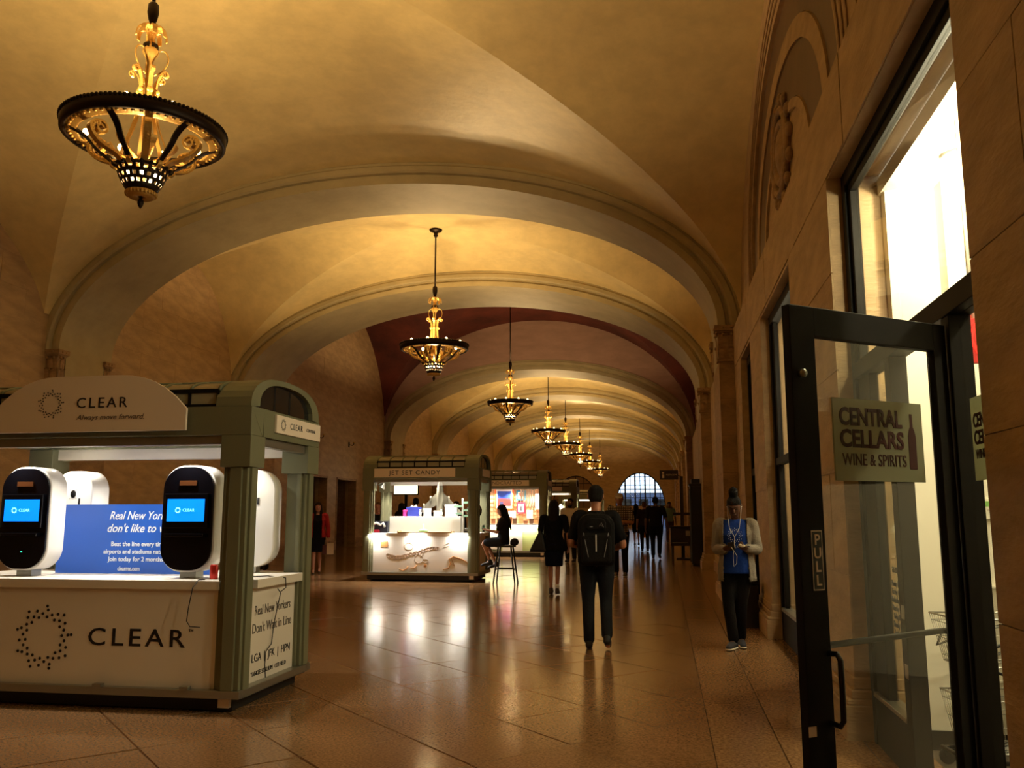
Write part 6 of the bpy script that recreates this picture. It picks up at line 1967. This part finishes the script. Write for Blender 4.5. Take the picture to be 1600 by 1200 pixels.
E_ = person((SX - .05, SY, SZ), math.radians(90), HS, 'woman with long dark hair seated on a bar stool at the charm kiosk',
    J=dict(seated=True, pel=(0, 0, (SEAT + .095) / HS), hipL=(-.052, .02, (SEAT + .075) / HS), hipR=(.052, .02, (SEAT + .075) / HS), waist=(0, -.005, .60), chest=(0, .0, .71), shC=(0, -.005, .785), neck=(0, .0, .825), head=(0, .02, .90),
           kneeL=(-.055, .235, .50), kneeR=(.055, .225, .49), ankL=(-.05, .16, .27), ankR=(.045, .10, .245), toeL=(-.05, .235, .225), toeR=(.045, .17, .19), shL=(-.10, -.005, .782), shR=(.10, -.005, .782),
           elL=(-.125, .05, .635), elR=(.125, .05, .63), wrL=(-.07, .19, .655), wrR=(.07, .185, .645)),
    skin=(.74, .54, .44), top=(.13, .12, .13), bottom=(.17, .20, .26), bottom_kind='skirt', shoe=(.05, .045, .045), hair=(.05, .04, .045), hair_kind='long', fem=True, voxel=.010, cvox=.012, look=(0, .95, -.3), curl=(.5, .5), palm=dict(L=Vector((.4, .1, .9)), R=Vector((-.4, .1, .9))))
ph2 = held(E_, 'phone', 'phone held up by the seated woman at the kiosk', 'phone')
V = E_['V']; c = lerp(V['wrL'], V['wrR'], .5) + Vector((0, .115, .035))
MB().box(c.x - .07, c.y - .04, c.z, c.x + .07, c.y + .04, c.z + .008, M=None).build('phone_case', M_BLACK, ph2, bevel=.003)

# 6  man in a white shirt standing
F_ = person(at(892, 879), math.radians(170), 1.77, 'bearded man in an untucked white shirt standing between kiosks',
    J=dict(elL=(-.15, -.01, .635), wrL=(-.15, .03, .50), elR=(.15, -.01, .635), wrR=(.15, .04, .50)),
    skin=(.45, .30, .22), top=(.72, .67, .60), bottom=(.08, .075, .08), sleeve=2, top_len=.46, hair=(.05, .04, .035), width=1.08)
hd = F_['V']['head']
mb = MB(); limb(mb, [hd + Vector((-.05, .045, -.07)), hd + Vector((0, .08, -.105)), hd + Vector((.05, .045, -.07))], [.028, .036, .028])
link('beard', remesh(mb, 'beard', mat('beard_dark', (.06, .045, .04), .8), .008), F_['p'])
# 7  man in cap and plaid shirt, arms folded
M_PLAID = mat('plaid', (.42, .36, .30), .85)
nt = M_PLAID.node_tree; b_ = nt.nodes['Principled BSDF']
tc = nt.nodes.new('ShaderNodeTexCoord'); w1 = nt.nodes.new('ShaderNodeTexWave'); w2 = nt.nodes.new('ShaderNodeTexWave')
w1.bands_direction = 'X'; w2.bands_direction = 'Z'
for w_ in (w1, w2):
    w_.inputs['Scale'].default_value = 6.5; w_.wave_profile = 'SIN'; nt.links.new(tc.outputs['Object'], w_.inputs['Vector'])
mx = nt.nodes.new('ShaderNodeMath'); mx.operation = 'ADD'; nt.links.new(w1.outputs['Fac'], mx.inputs[0]); nt.links.new(w2.outputs['Fac'], mx.inputs[1])
rp = nt.nodes.new('ShaderNodeValToRGB'); rp.color_ramp.interpolation = 'CONSTANT'
rp.color_ramp.elements[0].color = (.045, .035, .03, 1); rp.color_ramp.elements[1].position = .55; rp.color_ramp.elements[1].color = (.20, .15, .11, 1)
e3 = rp.color_ramp.elements.new(.8); e3.color = (.42, .36, .30, 1)
hv = nt.nodes.new('ShaderNodeMath'); hv.operation = 'MULTIPLY'; hv.inputs[1].default_value = .5
nt.links.new(mx.outputs[0], hv.inputs[0]); nt.links.new(hv.outputs[0], rp.inputs['Fac']); nt.links.new(rp.outputs['Color'], b_.inputs['Base Color'])
G_ = person(at(970, 901), math.radians(176), 1.84, 'man in a beige cap and plaid shirt with folded arms',
    J=dict(elL=(-.155, .02, .645), wrL=(-.02, .115, .655), elR=(.155, .02, .645), wrR=(.02, .125, .635), hdL=(1, .15, .05), hdR=(-1, .1, .05), ankL=(-.06, .02, .046), ankR=(.055, -.02, .046)),
    skin=(.60, .42, .33), top_mat=M_PLAID, bottom=(.075, .06, .055), top_len=.475, sleeve=1, hair=(.12, .10, .09), hair_kind='cap', width=1.08, shoe=(.28, .25, .23), sole=(.6, .58, .55), palm=dict(L=Vector((0, -1, 0)), R=Vector((0, -1, 0))))
# 8  woman in dark jacket with a yellow bag
I_ = person(at(995, 853), math.radians(4), 1.63, 'woman in black jacket and shorts walking away with a yellow bag',
    J=dict(ankL=(-.045, .04, .046), kneeL=(-.045, .04, .285), ankR=(.045, -.08, .06), kneeR=(.045, .0, .285)), skin=(.55, .38, .30), top=(.05, .05, .055), bottom=(.055, .05, .055), bottom_kind='shorts', sleeve=2, shoe=(.07, .06, .06), hair=(.05, .04, .04), hair_kind='shoulder', fem=True, voxel=.013, cvox=.016, width=1.05, detail='back')
yb = held(I_, 'carrier_bag', 'yellow-orange carrier bag carried by the woman in black jacket', 'bag')
MB().prism([(.13, .30), (.40, .30), (.37, .60), (.31, .70), (.22, .70), (.16, .60)], -.07, .07, M=XZ).build('bag_body', mat('bag_yellow', (.85, .55, .10), .6), yb, bevel=.03)
MB().tube([(.22, 0, .69), (.25, 0, .80), (.31, 0, .69)], .007, 6).build('bag_handle', MATS['bag_yellow'], yb)
# 9  tall man in dark clothes walking away
N_ = person(at(1026, 873), math.radians(-4), 1.83, 'tall man in a dark polo and trousers walking away near the sign post',
    J=dict(ankL=(-.055, .03, .046), kneeL=(-.055, .03, .285), ankR=(.055, -.10, .075), kneeR=(.055, .01, .285), toeR=(.058, -.05, .02), elR=(.165, -.02, .64), wrR=(.19, .02, .52)), skin=(.40, .28, .22), top=(.085, .07, .075), bottom=(.05, .045, .05), shoe=(.05, .045, .045), hair=(.04, .035, .035), width=1.12, voxel=.012, cvox=.014, detail='back')
# 10 companion partly hidden behind him
person(at(1008, 862), math.radians(8), 1.70, 'person with light brown hair walking beside the tall man', skin=(.62, .44, .36), top=(.16, .12, .12), bottom=(.07, .06, .06), hair=(.35, .24, .18), voxel=.013, cvox=.016, detail='back')
# 11 far figure in a pale green shirt by the daylit door
person(at(1047, 848), math.radians(185), 1.72, 'distant figure in a pale green shirt near the daylit doorway', skin=(.35, .25, .2), top=(.45, .58, .52), bottom=(.32, .24, .20), voxel=.014, cvox=.018, detail='back')
# 12 people behind the charm kiosk
def behind(px, py, Y, rz, H, label, **kw):
    q = on_y(px, py, Y)
    return person((q.x, Y, fz(Y)), math.radians(rz), H, label, voxel=.013, cvox=.016, detail='back', **kw)
behind(650, 780, 24.5, 20, 1.80, 'man in a grey jacket behind the airplane model', skin=(.5, .35, .28), top=(.20, .19, .16), bottom=(.08, .08, .09), sleeve=2, hair=(.05, .04, .04), width=1.12)
behind(627, 800, 25.6, -30, 1.66, 'person in dark coat behind the gift boxes of the charm kiosk', skin=(.5, .35, .28), top=(.10, .08, .08), bottom=(.08, .08, .09), sleeve=2, hair=(.06, .04, .04), hair_kind='shoulder', fem=True)
behind(668, 800, 23.6, 150, 1.64, 'person with dark hair seen between plinth and airplane wing', skin=(.5, .35, .28), top=(.10, .09, .11), bottom=(.08, .08, .09), sleeve=2, hair=(.05, .04, .04), hair_kind='shoulder', fem=True)
behind(713, 790, 24.0, 190, 1.70, 'person in black behind the miniature signpost', skin=(.5, .35, .28), top=(.07, .065, .07), bottom=(.08, .08, .09), sleeve=2, hair=(.05, .04, .04), hair_kind='shoulder', fem=True)
behind(591, 795, 20.6, 195, 1.66, 'woman in a black tank top beside the charm kiosk post', skin=(.66, .45, .36), top=(.05, .05, .06), bottom=(.07, .07, .09), sleeve=0, hair=(.30, .20, .13), fem=True, low_neck=True)
behind(953, 800, 44.0, 180, 1.66, 'distant person in brown seen beside the backpack wearer', skin=(.58, .42, .34), top=(.30, .22, .16), bottom=(.08, .08, .09), hair=(.12, .08, .06))
# 13 figure seated low, seen through the first kiosk
q = on_y(411, 858, 20.0)
HS = 1.5
person((q.x, 20.0, fz(20.0)), math.radians(190), HS, 'person sitting on the floor by the corridor wall with a hand to the face',
    J=dict(seated=True, pel=(0, 0, .085), hipL=(-.05, .02, .075), hipR=(.05, .02, .075), waist=(0, .01, .17), chest=(0, .03, .285), shC=(0, .035, .36), neck=(0, .05, .40), head=(0, .085, .475), shL=(-.10, .035, .355), shR=(.10, .035, .355),
           kneeL=(-.10, .20, .25), kneeR=(.10, .20, .25), ankL=(-.08, .30, .046), ankR=(.08, .30, .046), elL=(-.12, .16, .27), wrL=(-.06, .15, .40), elR=(.13, .12, .22), wrR=(.06, .2, .25)),
    skin=(.60, .42, .33), top=(.30, .22, .17), bottom=(.16, .12, .10), hair=(.12, .08, .06), voxel=.012, cvox=.014, sleeve=2)
# ================================================================ FURNITURE DOWN THE HALL
M_DWOOD = mat('dark_wood', (.13, .085, .06), .4, var=.25, vscale=8)
d0 = on_ramp(1066, 876)
dk = empty('vendor_desk', (d0.x, d0.y, d0.z)); tag(dk, 'dark wooden vendor desk with paper strips against the shop wall', 'desk')
W_, D2 = .62, .55
MB().box(-W_ / 2, -D2 / 2, .42, W_ / 2, D2 / 2, .50).build('desk_top', M_DWOOD, dk, bevel=.01)
MB().box(-W_ / 2, -.02, .50, W_ / 2, D2 / 2, .92).build('cabinet', M_DWOOD, dk, bevel=.01)
MB().box(-W_ / 2 - .03, -.05, .92, W_ / 2 + .03, D2 / 2 + .02, .97).build('cabinet_top', M_DWOOD, dk, bevel=.01)
for sx in (-1, 1):
    for sy in (-1, 1):
        MB().tube([(sx * (W_ / 2 - .05), sy * (D2 / 2 - .05), 0), (sx * (W_ / 2 - .05), sy * (D2 / 2 - .05), .43)], [.022, .035], 8).build('leg', M_DWOOD, dk)
MB().box(-.26, -.24, .505, .16, -.10, .515, M=Matrix.Rotation(.05, 4, 'Z')).build('paper_strip', mat('paper_grey', (.55, .50, .44), .8), dk)
MB().box(-W_ / 2 + .03, -.03, .56, .1, -.022, .84).build('drawer_front', M_DWOOD, dk)
MB().box(.12, -.03, .70, .24, -.022, .84).build('notice', MATS['paper_grey'], dk)
# post with crossbars and a hanging restroom sign
ps = on_y(1068, 880, d0.y + .6)
po_ = empty('sign_post', (ps.x, d0.y + .6, fz(d0.y))); tag(po_, 'dark post with crossbar carrying a restroom sign', 'sign post')
MB().box(-.05, -.05, 0, .05, .05, 2.42).build('post', M_DWOOD, po_)
MB().box(-.26, -.04, 1.28, .22, .04, 1.36).build('crossbar', M_DWOOD, po_)
MB().box(-.20, -.22, 0, .20, .22, .05).build('foot', M_DWOOD, po_)
sg_ = MB().box(-.62, -.02, 2.32, -.08, .02, 2.60).build('hanging_sign', mat('sign_brown', (.15, .10, .08), .5), po_)
MB().tube([(-.10, 0, 2.45), (.0, 0, 2.40)], .012, 6).build('sign_bracket', M_BLACKF, po_)
MB().lathe([(0, .002), (.035, .002), (.035, 0)], 14, M=face_front(-.52, -.022, 2.52)).box(-.55, -.0225, 2.37, -.49, -.021, 2.475).build('figure_symbol', M_CREAM, sg_)
lettering('RESTROOMS', .06, face_front(-.27, -.0225, 2.46), M_CREAM, sg_, width=.32)
# tall folded display cabinet
tc_ = on_ramp(1091, 884)
tcab = empty('display_cabinet', (tc_.x - .02, tc_.y, tc_.z)); tag(tcab, 'tall closed dark display cabinet beside the shop pier', 'cabinet')
MB().box(-.14, -.30, .06, .16, .30, 2.05).build('cabinet_body', M_BLACK, tcab, bevel=.01)
MB().box(-.17, -.33, 2.05, .18, .33, 2.12).box(-.1, -.2, 2.12, .12, .2, 2.24).build('cabinet_cornice', M_BLACK, tcab, bevel=.01)
MB().box(-.12, -.28, 0, .14, .28, .06).build('cabinet_base', M_BLACK, tcab)
for sy in (-.15, .15):
    dd = MB().box(-.150, sy - .135, .12, -.140, sy + .135, 1.98).build('cabinet_door', M_BLACKF, tcab)
    MB().ball((-.157, sy * .25, 1.05), .012, n=8, m=6).build('knob', M_GOLD, dd)
# sconces on the corridor wall
for px, py, lab in ((497, 683, 'small brass wall bracket above the corridor doorway, nearer one'), (545, 695, 'small brass wall bracket above the doorway beside the charm kiosk')):
    q = on_x(px, py, WL)
    t = empty('wall_bracket', (WL, q.y, q.z)); tag(t, lab.replace(', nearer one', ' by the woman in red'), 'wall bracket')
    MB().box(0, -.05, -.10, .03, .05, .10).build('back_plate', M_BRONZE, t, bevel=.008)
    MB().tube([(.03, 0, 0), (.14, 0, -.03), (.20, 0, .02), (.20, 0, .06)], .014, 8).build('arm', M_BRONZE, t)
    MB().lathe([(0, 0), (.03, .0), (.045, .03), (.035, .035), (0, .03)], 12, M=Matrix.Translation((.20, 0, .06))).build('cup', M_GOLD, t)
